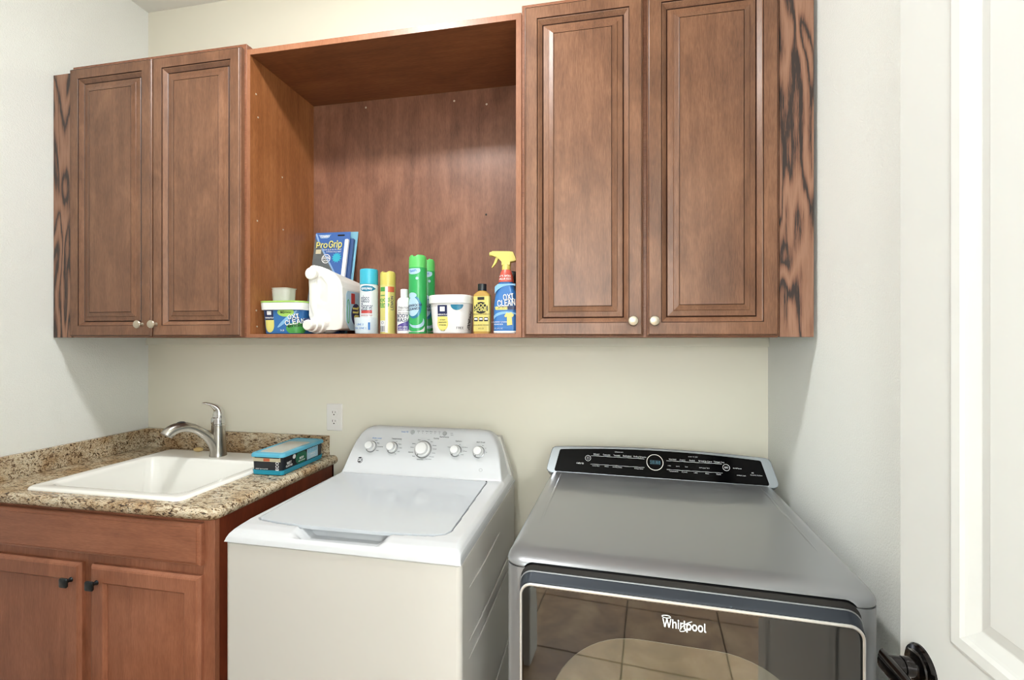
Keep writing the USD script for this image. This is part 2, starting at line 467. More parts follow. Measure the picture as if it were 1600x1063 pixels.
struct('trim_2', [bx(D0 - 0.07, D0, YN, YN + 0.014, 0, 2.53, 0.003), bx(D0, D1, YN, YN + 0.014, 2.46, 2.53, 0.003)], 'door_paint')
struct('baseboard_near', bx(XL, D0 - 0.07, YN, YN + 0.014, 0, 0.12, 0.003), 'door_paint')
struct('baseboard_right', bx(XR - 0.014, XR, YN + 0.1, 0.95, 0, 0.12, 0.003), 'door_paint')

def lamp(name, at, glow, label, k):
    t = thing(name, label, 'lamp', at)
    obj('housing', lathe([(0, 0), (0.19 * k, 0), (0.19 * k, -0.03), (0.175 * k, -0.036), (0, -0.036)], 40), 'nickel', t, 30)
    obj('diffuser', lathe([(0, -0.075), (0.08 * k, -0.072), (0.14 * k, -0.06), (0.17 * k, -0.042), (0.172 * k, -0.036), (0, -0.036)], 24), glow, t, 40)
lamp('unseen_ceiling_lamp', LAMP_AT, 'lamp_glow', 'round frosted ceiling light in the laundry room in front of the cabinets', 0.62)  # out of view, placed from how the cabinet shadows fall
def pendant(at, label):  # fill lamp added behind the camera to brighten the room evenly
    t = thing('fill_pendant_lamp', label, 'lamp', at)
    obj('canopy', lathe([(0, -0.03), (0.05, -0.025), (0.06, 0.0), (0, 0.0)], 24), 'nickel', t, 30)
    obj('stem', lathe([(0, -1.05), (0.008, -1.05), (0.008, -0.02), (0, -0.02)], 12), 'nickel', t, 30)
    obj('shade', lathe([(0, -1.36), (0.21, -1.36), (0.245, -1.34), (0.25, -1.31), (0.25, -1.08), (0.24, -1.05), (0, -1.04)], 28), 'hall_fill_glow', t, 40, label='glowing white drum shade of the added fill lamp')
pendant(HALL_FILL_AT[0], 'right one of the two white drum pendant lamps added in the unseen hall as fill')
pendant(HALL_FILL_AT[1], 'left one of the two white drum pendant lamps added in the unseen hall as fill')

# the open white door, latch edge away from the camera; local x runs from the latch towards the hinge, local -y faces the room
DW = 0.91
dr = thing('door_1', 'white panelled door standing open at the right with a dark lever', 'door', (0.5, 0.884, 0), -90)
dr.SetCustomDataByKey('kind', 'structure')
ops = [(0.1145, DW - 0.1145, 1.016, 2.31), (0.1145, DW - 0.1145, 0.20, 0.865)]
slab = sbox(0, 0.012, DW, 2.44)
for o in ops:
    slab = slab.difference(sbox(o[0], o[2], o[1], o[3]))
sl = ext(slab, 0.035)
sl = mapped(sl, lambda x, y, z: np.stack([x, 0.035 - z, y], -1))
obj('slab', sl, 'door_paint', dr)
for o in ops:
    pm = nested(o[0], o[1], o[2], o[3], [(0, 0.0), (0.002, -0.0035), (0.006, -0.0045), (0.020, -0.0035), (0.026, -0.0008), (0.030, 0.0005), (0.044, 0.0045), (0.046, 0.005)], False, False)
    obj('panel_moulding', pm, 'door_paint', dr)
    pp = nested(o[0] + 0.046, o[1] - 0.046, o[2] + 0.046, o[3] - 0.046, [(0, 0.005), (0.002, 0.005), (0.016, 0.0025), (0.018, 0.002), (0.020, 0.002)])
    pb = nested(o[0], o[1], o[2], o[3], [(0, 0.030), (0.002, 0.030)])
    pb.vertices[:, 1] = 0.0345
    pb.invert()
    obj('door_panel', [pp, pb], 'door_paint', dr)
LX, LZ = 0.053, 0.936
ax = lambda m: mapped(m, lambda x, y, z: np.stack([x + LX, -z, y + LZ], -1))
ros = ax(lathe([(0, 0), (0.0345, 0), (0.0345, 0.003), (0.032, 0.006), (0.026, 0.008), (0.0255, 0.0105), (0.017, 0.0125), (0, 0.0125)], 48))
lever = obj('rosette', ros, 'bronze', dr, 30, label='round dark bronze rosette of the lever')
nk = ax(lathe([(0, 0.012), (0.0148, 0.012), (0.0142, 0.027), (0.0122, 0.028), (0.0122, 0.030), (0.0142, 0.031), (0.0142, 0.046), (0, 0.046)], 36))
obj('lever_neck', nk, 'bronze', lever, 30)
rings = []
for x_, r_, sh_ in ((-0.0142, 0.0128, 0.9), (-0.0138, 0.0140, 0.9), (0.012, 0.0142, 0.35), (0.03, 0.0138, 0.0), (0.07, 0.0120, 0.0), (0.112, 0.0095, 0.0), (0.116, 0.0070, 0.0)):
    a_ = np.linspace(0, 2 * np.pi, 28, endpoint=False)
    yy, zz = 0.72 * r_ * np.cos(a_), r_ * np.sin(a_)
    yy = np.sign(yy) * np.abs(yy / (0.72 * r_)) ** 0.7 * 0.72 * r_
    rings.append(np.stack([LX + x_ - sh_ * (yy + 0.72 * r_) + sh_ * 0.5 * r_, -0.0485 + yy, LZ + zz], -1))
obj('lever_blade', loft(rings), 'bronze', lever, 40, label='dark bronze lever blade')

# ------------------------------------------------------------------ upper cabinets
YF = 1.468
Z0, Z1 = 1.459, 2.537
FR_U = [(0, 0.0215), (0, 0.005), (0.0022, 0.0022), (0.0032, 0.0020)]
FR_U2 = [(0.0047, 0.0016), (0.007, 0.0), (0.041, 0.0), (0.0415, 0.0008)]
FR_U3 = [(0.0432, 0.0030), (0.0455, 0.0036), (0.0560, 0.0122), (0.0570, 0.0132)]
PN_U = [(0.0605, 0.0130), (0.0615, 0.0118), (0.077, 0.0096), (0.0785, 0.0070), (0.081, 0.0064), (0.092, 0.0032), (0.0935, 0.0024)]
PN_U2 = [(0.0952, 0.0024), (0.0965, 0.0024)]
GLAZE = [[(0.0032, 0.0020), (0.0038, 0.0032), (0.0047, 0.0016)], [(0.0415, 0.0008), (0.0422, 0.0036), (0.0432, 0.0030)],
         [(0.0570, 0.0132), (0.0588, 0.0155), (0.0605, 0.0130)], [(0.0935, 0.0024), (0.0943, 0.0042), (0.0952, 0.0024)]]

def knob_small(parent, x, y, z):
    k = lathe([(0, 0), (0.0075, 0), (0.0062, 0.004), (0.0052, 0.010), (0.0065, 0.014), (0.0145, 0.0185), (0.0155, 0.021), (0.0135, 0.0245), (0.007, 0.0265), (0, 0.027)], 28)
    obj('knob', mapped(k, lambda a, b, c: np.stack([x + a, y - c, z + b], -1)), 'nickel', parent, 40, label='brushed nickel mushroom knob')

def upper_door(t, x0, x1, kx, wd='upper_door_wood'):
    shift = lambda pr: [(a, YF - 0.022 + b) for a, b in pr]
    d = obj('door', cat([nested(x0, x1, Z0 + 0.004, 2.516, shift(f), f is FR_U, False) for f in (FR_U, FR_U2, FR_U3)]), wd, t)
    obj('raised_panel', cat([nested(x0, x1, Z0 + 0.004, 2.516, shift(PN_U), False, False), nested(x0, x1, Z0 + 0.004, 2.516, shift(PN_U2))]), wd, d)
    obj('glaze_line', cat([nested(x0, x1, Z0 + 0.004, 2.516, shift(g), False, False) for g in GLAZE]), 'glaze_wood', d, label='dark glaze in the door grooves')
    knob_small(d, kx, YF - 0.022, 1.509)

t = thing('wall_cabinet', 'brown stained two-door wall cabinet hanging over the sink counter', 'cabinet')
obj('body', bx(-2.063, -1.2705, YF + 0.018, YW - 0.001, Z0, Z1), 'upper_box_wood', t)
obj('face_frame', bx(-2.063, -1.2705, YF, YF + 0.018, Z0, Z1, 0.0012), 'upper_box_wood', t)
upper_door(t, -2.052, -1.6665, -1.7055)
upper_door(t, -1.6605, -1.2785, -1.6425)
obj('filler_strip', bx(XL + 0.002, -2.0635, YF - 0.006, YF + 0.016, Z0, 2.512, 0.001), 'oak_filler_wood', t, label='oak filler strip with dark grain')

t = thing('wall_cabinet', 'tall brown two-door wall cabinet above the grey dryer', 'cabinet')
obj('body', bx(-0.2475, 0.515, YF + 0.018, YW - 0.001, Z0, Z1), 'upper_box_wood', t)
obj('face_frame', bx(-0.2475, 0.515, YF, YF + 0.018, Z0, Z1, 0.0012), 'upper_box_wood', t)
upper_door(t, -0.2365, 0.1315, 0.1005)
upper_door(t, 0.1425, 0.5115, 0.1625)
obj('filler_strip', bx(0.5155, 0.6065, YF - 0.010, YF + 0.012, Z0 + 0.001, Z1, 0.001), 'oak_filler_wood', t, label='oak filler strip with strong dark cathedral grain')

t = thing('open_cabinet', 'open brown wall cabinet without doors holding the cleaning products', 'cabinet')
OX0, OX1, OZ1 = -1.2695, -0.249, 2.514
SH = 1.472                       # shelf surface
obj('side_panel', bx(OX0, -1.2555, YF + 0.001, YW - 0.001, Z0, OZ1), 'open_side_wood', t)
obj('side_panel', bx(-0.2665, OX1, YF + 0.001, YW - 0.001, Z0, OZ1), 'open_side_wood', t)
obj('top_panel', bx(-1.2555, -0.2665, YF + 0.001, YW - 0.001, 2.494, OZ1), 'open_top_wood', t)
obj('bottom_panel', bx(-1.2555, -0.2665, YF + 0.001, YW - 0.001, Z0, SH), 'open_top_wood', t)
obj('back_panel', bx(-1.2555, -0.2665, YW - 0.010, YW - 0.001, SH, 2.494), 'open_back_wood', t)
eb = [bx(OX0, -1.2555, YF - 0.001, YF + 0.001, Z0, OZ1), bx(-0.2665, OX1, YF - 0.001, YF + 0.001, Z0, OZ1),
      bx(-1.2555, -0.2665, YF - 0.001, YF + 0.001, 2.494, OZ1), bx(-1.2555, -0.2665, YF - 0.001, YF + 0.001, Z0, SH)]
for e in eb:
    obj('edge_band', e, 'edge_wood', t, label='lighter wood edge band')
for (y, z) in ((1.497, 2.365), (1.507, 2.283), (1.64, 2.105), (1.503, 1.895), (1.645, 1.895), (1.498, 1.56), (1.502, 1.50)):
    obj('shelf_pin_hole', mapped(lathe([(0, 0), (0.0035, 0), (0.003, 0.0015), (0, 0.002)], 12), lambda a, b, c, y=y, z=z: np.stack([-1.2555 + c, y + a, z + b], -1)), 'pin_metal', t)
for (x, z, m_) in ((-1.003, 2.465, 'pin_metal'), (-0.60, 2.455, 'pin_metal'), (-0.46, 2.428, 'pin_metal'), (-0.462, 1.97, 'slot_dark')):
    obj('screw_head', mapped(lathe([(0, 0), (0.0045, 0), (0.0035, 0.0015), (0, 0.002)], 12), lambda a, b, c, x=x, z=z: np.stack([x + a, YW - 0.010 - c, z + b], -1)), m_, t)

# ------------------------------------------------------------------ base cabinet, countertop, sink, faucet
CT = 0.935
BX0, BX1, BY = XL + 0.002, -1.164, 1.215
t = thing('base_cabinet', 'reddish brown sink base cabinet with false drawer front and two doors', 'cabinet')
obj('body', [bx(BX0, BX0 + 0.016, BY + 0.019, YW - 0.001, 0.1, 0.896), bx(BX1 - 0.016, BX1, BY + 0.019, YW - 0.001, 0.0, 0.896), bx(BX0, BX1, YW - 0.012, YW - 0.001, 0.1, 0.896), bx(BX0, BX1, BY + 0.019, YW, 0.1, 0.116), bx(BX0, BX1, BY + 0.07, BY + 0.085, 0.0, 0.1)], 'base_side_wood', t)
obj('face_frame', [bx(BX1 - 0.042, BX1, BY, BY + 0.019, 0.0, 0.896, 0.001), bx(BX0, BX0 + 0.05, BY, BY + 0.019, 0.1, 0.896, 0.001), bx(BX0 + 0.05, BX1 - 0.042, BY, BY + 0.019, 0.86, 0.896), bx(BX0 + 0.05, BX1 - 0.042, BY, BY + 0.019, 0.70, 0.765),
                   bx(-1.665, -1.61, BY, BY + 0.019, 0.15, 0.70), bx(BX0 + 0.05, BX1 - 0.042, BY, BY + 0.019, 0.1, 0.15)], 'base_door_wood', t)
yb = BY - 0.019
obj('drawer_front', nested(-2.10, -1.2005, 0.757, 0.8865, [(0, yb + 0.019), (0, yb + 0.007), (0.003, yb + 0.003), (0.009, yb + 0.0012), (0.0095, yb + 0.0022), (0.0115, yb + 0.0022), (0.012, yb), (0.013, yb)], True), 'base_rail_wood', t)
for x0, x1, kx in ((-2.10, -1.657, -1.689), (-1.6165, -1.2025, -1.587)):
    d = obj('door', nested(x0, x1, 0.13, 0.7245, [(0, yb + 0.019), (0, yb + 0.009), (0.006, yb + 0.002), (0.011, yb), (0.052, yb), (0.0605, yb + 0.0075), (0.061, yb + 0.0095)], True, False), 'base_door_wood', t)
    obj('flat_panel', nested(x0, x1, 0.13, 0.7245, [(0.061, yb + 0.0095), (0.063, yb + 0.0095)]), 'base_door_wood', d)
    kb = cat([lathe([(0, 0), (0.008, 0), (0.007, 0.003), (0.0055, 0.006), (0.0055, 0.016), (0, 0.016)], 20)])
    kt = rloft([(0.007, 0.007, 0.003, 0.014), (0.0145, 0.0145, 0.005, 0.019), (0.0155, 0.0155, 0.005, 0.0225), (0.014, 0.014, 0.005, 0.0255), (0.009, 0.009, 0.004, 0.027)], 4)
    obj('knob', mapped(cat([kb, kt]), lambda a, b, c, kx=kx: np.stack([kx + a, yb - c, 0.671 + b], -1)), 'dark_knob', d, 35, label='small square dark bronze knob')

# sink outline and countertop
SX0, SX1, SY0, SY1 = -1.948, -1.312, 1.233, 1.788
top_rings = []
tt = CT - 0.897
for k in range(9):
    a = math.pi * k / 8
    d = tt / 2 * (1 - math.sin(a))
    x1, y0 = -1.143 - d, 1.19 + d
    x0, y1 = XL + 0.001, YW - 0.001
    p = rr((x1 - x0) / 2, (y1 - y0) / 2, [0.03, 1e-4, 1e-4, 1e-4], 8, (x0 + x1) / 2, (y0 + y1) / 2)
    top_rings.append(np.column_stack([p, np.full(len(p), 0.897 + tt / 2 * (1 - math.cos(a)))]))
slab = man(loft(top_rings))
hole = man(bx(SX0 + 0.02, SX1 - 0.02, SY0 + 0.02, SY1 - 0.02, 0.8, 1.0))
t = thing('countertop', 'speckled beige and brown granite countertop with backsplash around the sink', 'countertop')
obj('slab', slab - hole, 'granite', t, 35)
obj('backsplash', bx(XL + 0.021, -1.182, YW - 0.021, YW - 0.001, CT, 1.022, 0.0015), 'granite', t)
obj('backsplash', bx(XL + 0.001, XL + 0.021, 1.19, YW - 0.001, CT, 1.022, 0.0015), 'granite', t)

def ringz(x0, x1, y0, y1, r, z, n=8):
    p = rr((x1 - x0) / 2, (y1 - y0) / 2, r, n, (x0 + x1) / 2, (y0 + y1) / 2)
    return np.column_stack([p, np.full(len(p), z)])
t = thing('sink', 'white drop-in utility sink set in the granite counter', 'sink')
bx0, bx1, by0, by1 = -1.902, -1.362, 1.282, 1.662
rings = [ringz(SX0 + 0.024, SX1 - 0.024, SY0 + 0.024, SY1 - 0.024, 0.03, 0.89), ringz(SX0 + 0.024, SX1 - 0.024, SY0 + 0.024, SY1 - 0.024, 0.03, CT), ringz(SX0, SX1, SY0, SY1, 0.028, CT), ringz(SX0, SX1, SY0, SY1, 0.028, CT + 0.003),
         ringz(SX0 + 0.003, SX1 - 0.003, SY0 + 0.003, SY1 - 0.003, 0.026, CT + 0.008), ringz(SX0 + 0.009, SX1 - 0.009, SY0 + 0.009, SY1 - 0.009, 0.022, CT + 0.0105),
         ringz(SX0 + 0.02, SX1 - 0.02, SY0 + 0.02, SY1 - 0.02, 0.02, CT + 0.010),
         ringz(bx0 - 0.012, bx1 + 0.012, by0 - 0.012, by1 + 0.012, 0.05, CT + 0.009), ringz(bx0 - 0.004, bx1 + 0.004, by0 - 0.004, by1 + 0.004, 0.046, CT + 0.006),
         ringz(bx0, bx1, by0, by1, 0.045, CT - 0.004), ringz(bx0 + 0.012, bx1 - 0.012, by0 + 0.012, by1 - 0.012, 0.05, CT - 0.17),
         ringz(bx0 + 0.03, bx1 - 0.03, by0 + 0.03, by1 - 0.03, 0.06, CT - 0.195), ringz(bx0 + 0.08, bx1 - 0.08, by0 + 0.08, by1 - 0.08, 0.06, CT - 0.202)]
obj('basin', loft(rings, False, True), 'sink_white', t, 50)
obj('drain', put(lathe([(0, 0), (0.045, 0), (0.045, 0.003), (0.038, 0.004), (0.034, 0.001), (0, 0.001)], 32), -1.63, 1.47, CT - 0.2015), 'chrome', t, 30)

FX, FY, FZ = -1.632, 1.722, CT + 0.0098
t = thing('faucet', 'brushed nickel single-lever pull-out faucet at the back of the sink', 'faucet', (FX, FY, FZ))
obj('body', lathe([(0, 0), (0.033, 0), (0.033, 0.005), (0.0315, 0.010), (0.030, 0.03), (0.0285, 0.07), (0.0265, 0.105), (0.0255, 0.125), (0.0255, 0.133), (0, 0.133)], 40), 'brushed_steel', t, 40)
obj('collar', lathe([(0, 0.133), (0.0245, 0.133), (0.0245, 0.139), (0.0268, 0.141), (0.0268, 0.158), (0.0255, 0.166), (0.018, 0.172), (0, 0.173)], 40), 'chrome', t, 40)
sp = spline([(-0.002, -0.008, 0.030), (-0.012, -0.030, 0.078), (-0.027, -0.066, 0.118), (-0.043, -0.108, 0.1425), (-0.056, -0.142, 0.1455), (-0.066, -0.166, 0.136), (-0.071, -0.180, 0.121)], 32)
spr = np.interp(np.linspace(0, 1, 32), [0, 0.25, 0.5, 0.58, 0.75, 0.9, 1.0], [0.024, 0.0195, 0.0165, 0.0175, 0.0205, 0.0225, 0.0215])
i1 = 17
spo = obj('spout', sweep(sp[:i1 + 1], spr[:i1 + 1], 24), 'brushed_steel', t, 50)
hd = obj('spray_head', sweep(sp[i1:], spr[i1:] + 0.0006, 24), 'brushed_steel', t, 50)
obj('spray_button', sweep(sp[21:26] + np.array([0, -0.004, 0.0205]), [0.004, 0.009, 0.010, 0.009, 0.004], 14, flat=0.4), 'print_dark', hd, 50, label='dark grey spray button')
lv = spline([(0.001, 0.002, 0.150), (0.001, 0.002, 0.178), (-0.001, -0.002, 0.202), (-0.010, -0.016, 0.220), (-0.021, -0.036, 0.232), (-0.030, -0.052, 0.2345)], 26)
obj('lever', sweep(lv, np.interp(np.linspace(0, 1, 26), [0, 0.25, 0.5, 0.75, 0.93, 1], [0.0255, 0.0245, 0.0185, 0.0125, 0.0105, 0.005]), 22, flat=np.interp(np.linspace(0, 1, 26), [0, 0.5, 0.8, 1], [1.0, 0.8, 0.5, 0.45]), up=(0.5, 0.87, 0)), 'chrome', t, 60, label='polished chrome lever handle curving forward')

lump = trimesh.creation.icosphere(3, 1.0)
v = lump.vertices * [0.020, 0.011, 0.0095]
v = v * (0.85 + 0.35 * meshkit.fbm(lump.vertices * 1.8 + 3, 3)[:, None])
lump.vertices = v - [0, 0, v[:, 2].min()]
t = thing('soap_piece', 'small irregular tan lump lying on the sink deck left of the faucet', 'soap', (-1.775, 1.764, CT + 0.0098), 15)
obj('lump', lump, 'tan_lump', t, True)

# tub of wet mop cloths on the counter
t = thing('cloth_tub', 'turquoise plastic tub of mop cloths on the counter beside the sink', 'tub', (-1.243, 1.668, CT + 0.0002), 1.0)
HX, HY = 0.0665, 0.134
obj('tray', rloft([(HX - 0.006, HY - 0.006, 0.012, 0.0), (HX - 0.002, HY - 0.002, 0.014, 0.003), (HX, HY, 0.014, 0.018), (HX + 0.0005, HY + 0.0005, 0.014, 0.0195), (HX - 0.002, HY - 0.002, 0.014, 0.0195)], 6), 'wipe_blue', t, 40)
obj('label_sleeve', rloft([(HX - 0.003, HY - 0.003, 0.013, 0.019), (HX - 0.001, HY - 0.001, 0.014, 0.07)], 6), 'wipe_black', t, 40, label='black printed paper sleeve')
ld = obj('lid', rloft([(HX + 0.001, HY + 0.001, 0.016, 0.069), (HX + 0.005, HY + 0.005, 0.018, 0.070), (HX + 0.005, HY + 0.005, 0.018, 0.078), (HX + 0.002, HY + 0.002, 0.018, 0.083), (HX - 0.008, HY - 0.008, 0.014, 0.085), (HX - 0.010, HY - 0.010, 0.013, 0.0825), (HX - 0.012, HY - 0.012, 0.012, 0.0825)], 6), 'wipe_blue_light', t, 40)
obj('lid_window', rloft([(HX - 0.017, HY - 0.045, 0.008, 0.0825, 0, -0.022), (HX - 0.018, HY - 0.046, 0.008, 0.0845, 0, -0.022)], 5), 'lid_window_plastic', ld, 40, label='clear window in the lid')
F0 = on_front(-(HY - 0.003) - 0.0012)
S0 = on_right(HX - 0.003 + 0.0012)
obj('cream_stripe', mapped(ext(sbox(-0.058, 0.052, 0.057, 0.067), 0.0006), F0), 'wipe_cream', t)
obj('orange_mark', mapped(ext(sbox(-0.015, 0.053, 0.012, 0.064), 0.0008), F0), 'ink_orange', t)
obj('front_print', mapped(cat([put(text('ECO', 0.012, bold=True), 0.043, 0.036, 0, 90), put(text('HEAVY DUTY CLOTHS', 0.0035), -0.022, 0.024)]), F0), 'ink_white', t)
obj('side_print', mapped(cat([put(text('WET', 0.0095, bold=True), -0.092, 0.041, 0.0), put(text('CLOTHS', 0.007, bold=True), -0.092, 0.030, 0.0)]), S0), 'ink_white', t)
obj('green_roundel', mapped(ext(ell(0.036, 0.026, -0.018, 0.044).intersection(sbox(-1, 0.021, 1, 0.068)), 0.0006), S0, 0.02), 'ink_darkgreen', t)
obj('blue_picture', mapped(ext(sbox(0.02, 0.022, 0.095, 0.066), 0.0006), S0), 'ink_skylight', t)
obj('white_mark', mapped(cat([ext(ell(0.009, 0.009, -0.062, 0.057), 0.0006), put(text('MOP', 0.009, bold=True), -0.016, 0.042, 0.0007), put(text('WET CLOTHS', 0.0045), -0.016, 0.031, 0.0007)] + [put(text(s_, 0.005), 0.058, 0.03 + 0.01 * i_, 0.0008) for i_, s_ in enumerate(('CLOTHS', 'MOPPING'))]), S0), 'ink_white', t)
obj('cloth_strips', mapped(cat([ext(sbox(0.026 + 0.011 * i_, 0.048, 0.033 + 0.011 * i_, 0.064), 0.0009) for i_ in range(6)]), S0), 'ink_sky', t)

# outlet
t = thing('wall_outlet', 'white double electrical outlet on the wall right of the counter', 'outlet', (-1.158, YW, 1.105))
obj('plate', mapped(rloft([(0.0375, 0.060, 0.004, 0.0), (0.0375, 0.060, 0.004, 0.003), (0.035, 0.0575, 0.004, 0.0055), (0.034, 0.0565, 0.004, 0.0055)], 4), on_front(0)), 'outlet_white', t, 30)
for z in (0.0195, -0.0195):
    sh = ell(0.0172, 0.0172, 0, z).intersection(sbox(-0.02, z - 0.0145, 0.02, z + 0.0145))
    r_ = obj('receptacle', mapped(ext(sh, 0.0075), on_front(0)), 'outlet_white', t)
    obj('slot', mapped(cat([ext(sbox(-0.0075, z - 0.001, -0.0055, z + 0.008), 0.0079), ext(sbox(0.0055, z + 0.0005, 0.0075, z + 0.007), 0.0079), ext(ell(0.0028, 0.0028, 0, z - 0.0075, 12), 0.0079)]), on_front(0)), 'slot_dark', r_)
obj('screw', mapped(lathe([(0, 0.005), (0.003, 0.005), (0.0025, 0.0065), (0, 0.0068)], 12), on_front(0)), 'outlet_white', t)

# ------------------------------------------------------------------ washing machine (local x across, y from the front back, z up)
t = thing('washing_machine', 'white top-load washing machine with five dials on its console', 'washing machine', (-0.68, 1.0937, 0), -0.8)
WH = 0.8935
obj('cabinet', rloft([(0.340, 0.338, 0.014, 0.03, 0, 0.345), (0.343, 0.341, 0.014, 0.04, 0, 0.345), (0.343, 0.341, 0.014, WH - 0.006, 0, 0.345), (0.340, 0.338, 0.012, WH - 0.003, 0, 0.345), (0.340, 0.338, 0.012, WH, 0, 0.345)], 6), 'washer_panel_white', t, 40)
for x in (-0.29, 0.29):
    for y in (0.06, 0.62):
        obj('foot', put(lathe([(0, 0), (0.022, 0), (0.022, 0.012), (0.01, 0.014), (0.01, 0.032), (0, 0.032)], 16), x, y, 0), 'black_gap', t)
for s in (1, -1):
    for z, y0, y1 in ((0.80, 0.07, 0.43), (0.66, 0.07, 0.62), (0.615, 0.07, 0.62), (0.35, 0.07, 0.62)):
        p = spline([(s * 0.3425, y0, z), (s * 0.3435, y0 + 0.03, z), (s * 0.3435, y1 - 0.03, z), (s * 0.3425, y1, z)], 10)
        obj('side_rib', sweep(p, [0.001, 0.0026, 0.003, 0.003, 0.003, 0.003, 0.003, 0.003, 0.0026, 0.001], 8), 'washer_panel_white', t, True)
# lid outline with a finger scoop at the front
LID = Polygon([(-0.318, 0.538), (-0.297, 0.082), (-0.285, 0.072), (-0.22, 0.062), (-0.11, 0.055), (0.085, 0.058), (0.19, 0.064), (0.245, 0.070), (0.272, 0.082), (0.282, 0.105), (0.268, 0.538)])
LIDF = LID.buffer(-0.010).buffer(0.010, 5)
def hsurf(X, Y):
    ax_ = np.abs(X)
    h = np.interp(Y, [0.0, 0.004, 0.012, 0.024, 0.045, 0.075, 0.535, 0.545, 0.552, 0.625, 0.632, 0.640, 0.652, 0.664, 0.672],
                  [0.893, 0.904, 0.914, 0.922, 0.928, 0.931, 0.932, 0.934, 0.944, 1.087, 1.0965, 1.1005, 1.1015, 1.097, 1.085])
    side = np.interp(ax_, [0.212, 0.240, 0.260, 0.278, 0.294, 0.305, 0.313, 0.319, 0.325, 0.332, 0.3385, 0.3415, 0.343],
                     [1.106, 1.100, 1.090, 1.073, 1.045, 1.010, 0.975, 0.948, 0.932, 0.9235, 0.914, 0.904, 0.893])
    k = 0.006
    z = -k * np.logaddexp(-h / k, -side / k) + k * 0.0
    z = np.where(np.abs(h - side) < 0.05, z, np.minimum(h, side))
    # corner rounding towards the front edge
    fx = np.clip((X + 0.155) / 0.05, 0, 1) * np.clip((0.135 - X) / 0.05, 0, 1)
    fx = fx * fx * (3 - 2 * fx)
    fy = np.clip((Y - 0.012) / 0.022, 0, 1) * np.clip((0.10 - Y) / 0.02, 0, 1)
    z = z - 0.034 * fx * fy
    return np.maximum(z, 0.8932)
gx = np.unique(np.r_[np.linspace(-0.343, 0.343, 261), np.linspace(-0.343, -0.325, 12), np.linspace(0.325, 0.343, 12)])
gy = np.unique(np.r_[np.linspace(0.0, 0.672, 261), np.linspace(0, 0.02, 14)])
GX, GY = np.meshgrid(gx, gy)
GZ = hsurf(GX, GY)
import shapely
inlid = shapely.contains_xy(LIDF.buffer(0.0032), GX.ravel(), GY.ravel()).reshape(GX.shape)
GZ = np.where(inlid, np.minimum(GZ, 0.922), GZ)
nyg, nxg = GX.shape
idx = np.arange(nyg * nxg).reshape(nyg, nxg)
vv = np.stack([GX.ravel(), GY.ravel(), GZ.ravel()], -1)
a_, b_, c_, d_ = idx[:-1, :-1].ravel(), idx[:-1, 1:].ravel(), idx[1:, 1:].ravel(), idx[1:, :-1].ravel()
ff = np.vstack([np.stack([a_, b_, c_], -1), np.stack([a_, c_, d_], -1)])
edge = np.r_[idx[0, :], idx[1:, -1], idx[-1, ::-1][1:], idx[::-1, 0][1:-1]]
nb = len(vv)
lowv = vv[edge].copy(); lowv[:, 2] = 0.8925
k = len(edge)
sk = []
for j in range(k):
    q = (j + 1) % k
    sk += [(edge[j], nb + j, nb + q), (edge[j], nb + q, edge[q])]
deck = trimesh.Trimesh(np.vstack([vv, lowv]), np.vstack([ff, np.array(sk)]), process=False)
obj('top_deck', deck, 'washer_white', t, 38, label='white moulded top with the dial console')
obj('rear_cover', mapped(ext(Polygon([(-0.325, WH), (0.338, WH), (0.336, 0.93), (0.292, 1.072), (-0.26, 1.072)]), 0.03), lambda x, y, z: np.stack([x, 0.686 - z, y], -1)), 'washer_panel_white', t)
obj('side_rim', bx(0.334, 0.3435, 0.56, 0.686, WH - 0.002, WH + 0.006, 0.001), 'washer_white', t)
lidp = LIDF.simplify(0.0003)
L0 = ext(lidp, 0.0085)
L0 = tm(man(L0))
b1 = ext(lidp.buffer(-0.0012), 0.0007)
lid = cat([put(L0, 0, 0, 0.9235), put(b1, 0, 0, 0.932)])
obj('lid', lid, 'lid_white', t, label='glossy white lid')
obj('hinge_pin', put(lathe([(0, 0), (0.003, 0), (0.0025, 0.002), (0, 0.002)], 12), 0.2665, 0.538, 0.9315), 'print_dark', t)
# console plane: s up the slope from the lid's back edge, n outwards
CS = np.array([0.625 - 0.552, 1.087 - 0.944]); CS = CS / np.linalg.norm(CS)
def on_console(lift=0.0):
    def fn(x, y, z):
        e = z + lift
        return np.stack([x, 0.552 + CS[0] * y - CS[1] * e, 0.944 + CS[1] * y + CS[0] * e], -1)
    return fn
CO = on_console(0.0004)
def dial(x, s, r, ptr=-120):
    k_ = obj('dial', mapped(put(lathe([(0, 0), (r, 0), (r, 0.006), (r * 0.97, 0.010), (r * 0.80, 0.0135), (r * 0.76, 0.0255), (r * 0.70, 0.0275), (0, 0.028)], 36), x, s), CO), 'knob_white', t, 30, label='white dial with grey ring')
    obj('dial_ring', mapped(put(lathe([(r * 1.0, 0), (r * 1.13, 0), (r * 1.12, 0.002), (r * 1.0, 0.003)], 40), x, s), CO), 'knob_ring_grey', k_, 30)
    a = math.radians(ptr)
    obj('pointer', mapped(put(lathe([(0, 0), (0.0022, 0), (0.0018, 0.0008), (0, 0.001)], 10), x + r * 0.88 * math.cos(a), s + r * 0.88 * math.sin(a), 0.0118), CO), 'print_dark', k_)
SD = 0.090
for x in (-0.222, -0.131, 0.131, 0.2225):
    dial(x, SD, 0.0205)
dial(-0.002, SD - 0.001, 0.0305)
for x, s in ((-0.058, 0.1555), (0.076, 0.1555)):
    obj('push_button', mapped(put(lathe([(0, 0), (0.0085, 0), (0.0085, 0.002), (0.007, 0.0032), (0, 0.0034)], 24), x, s), CO), 'button_grey', t, 30)
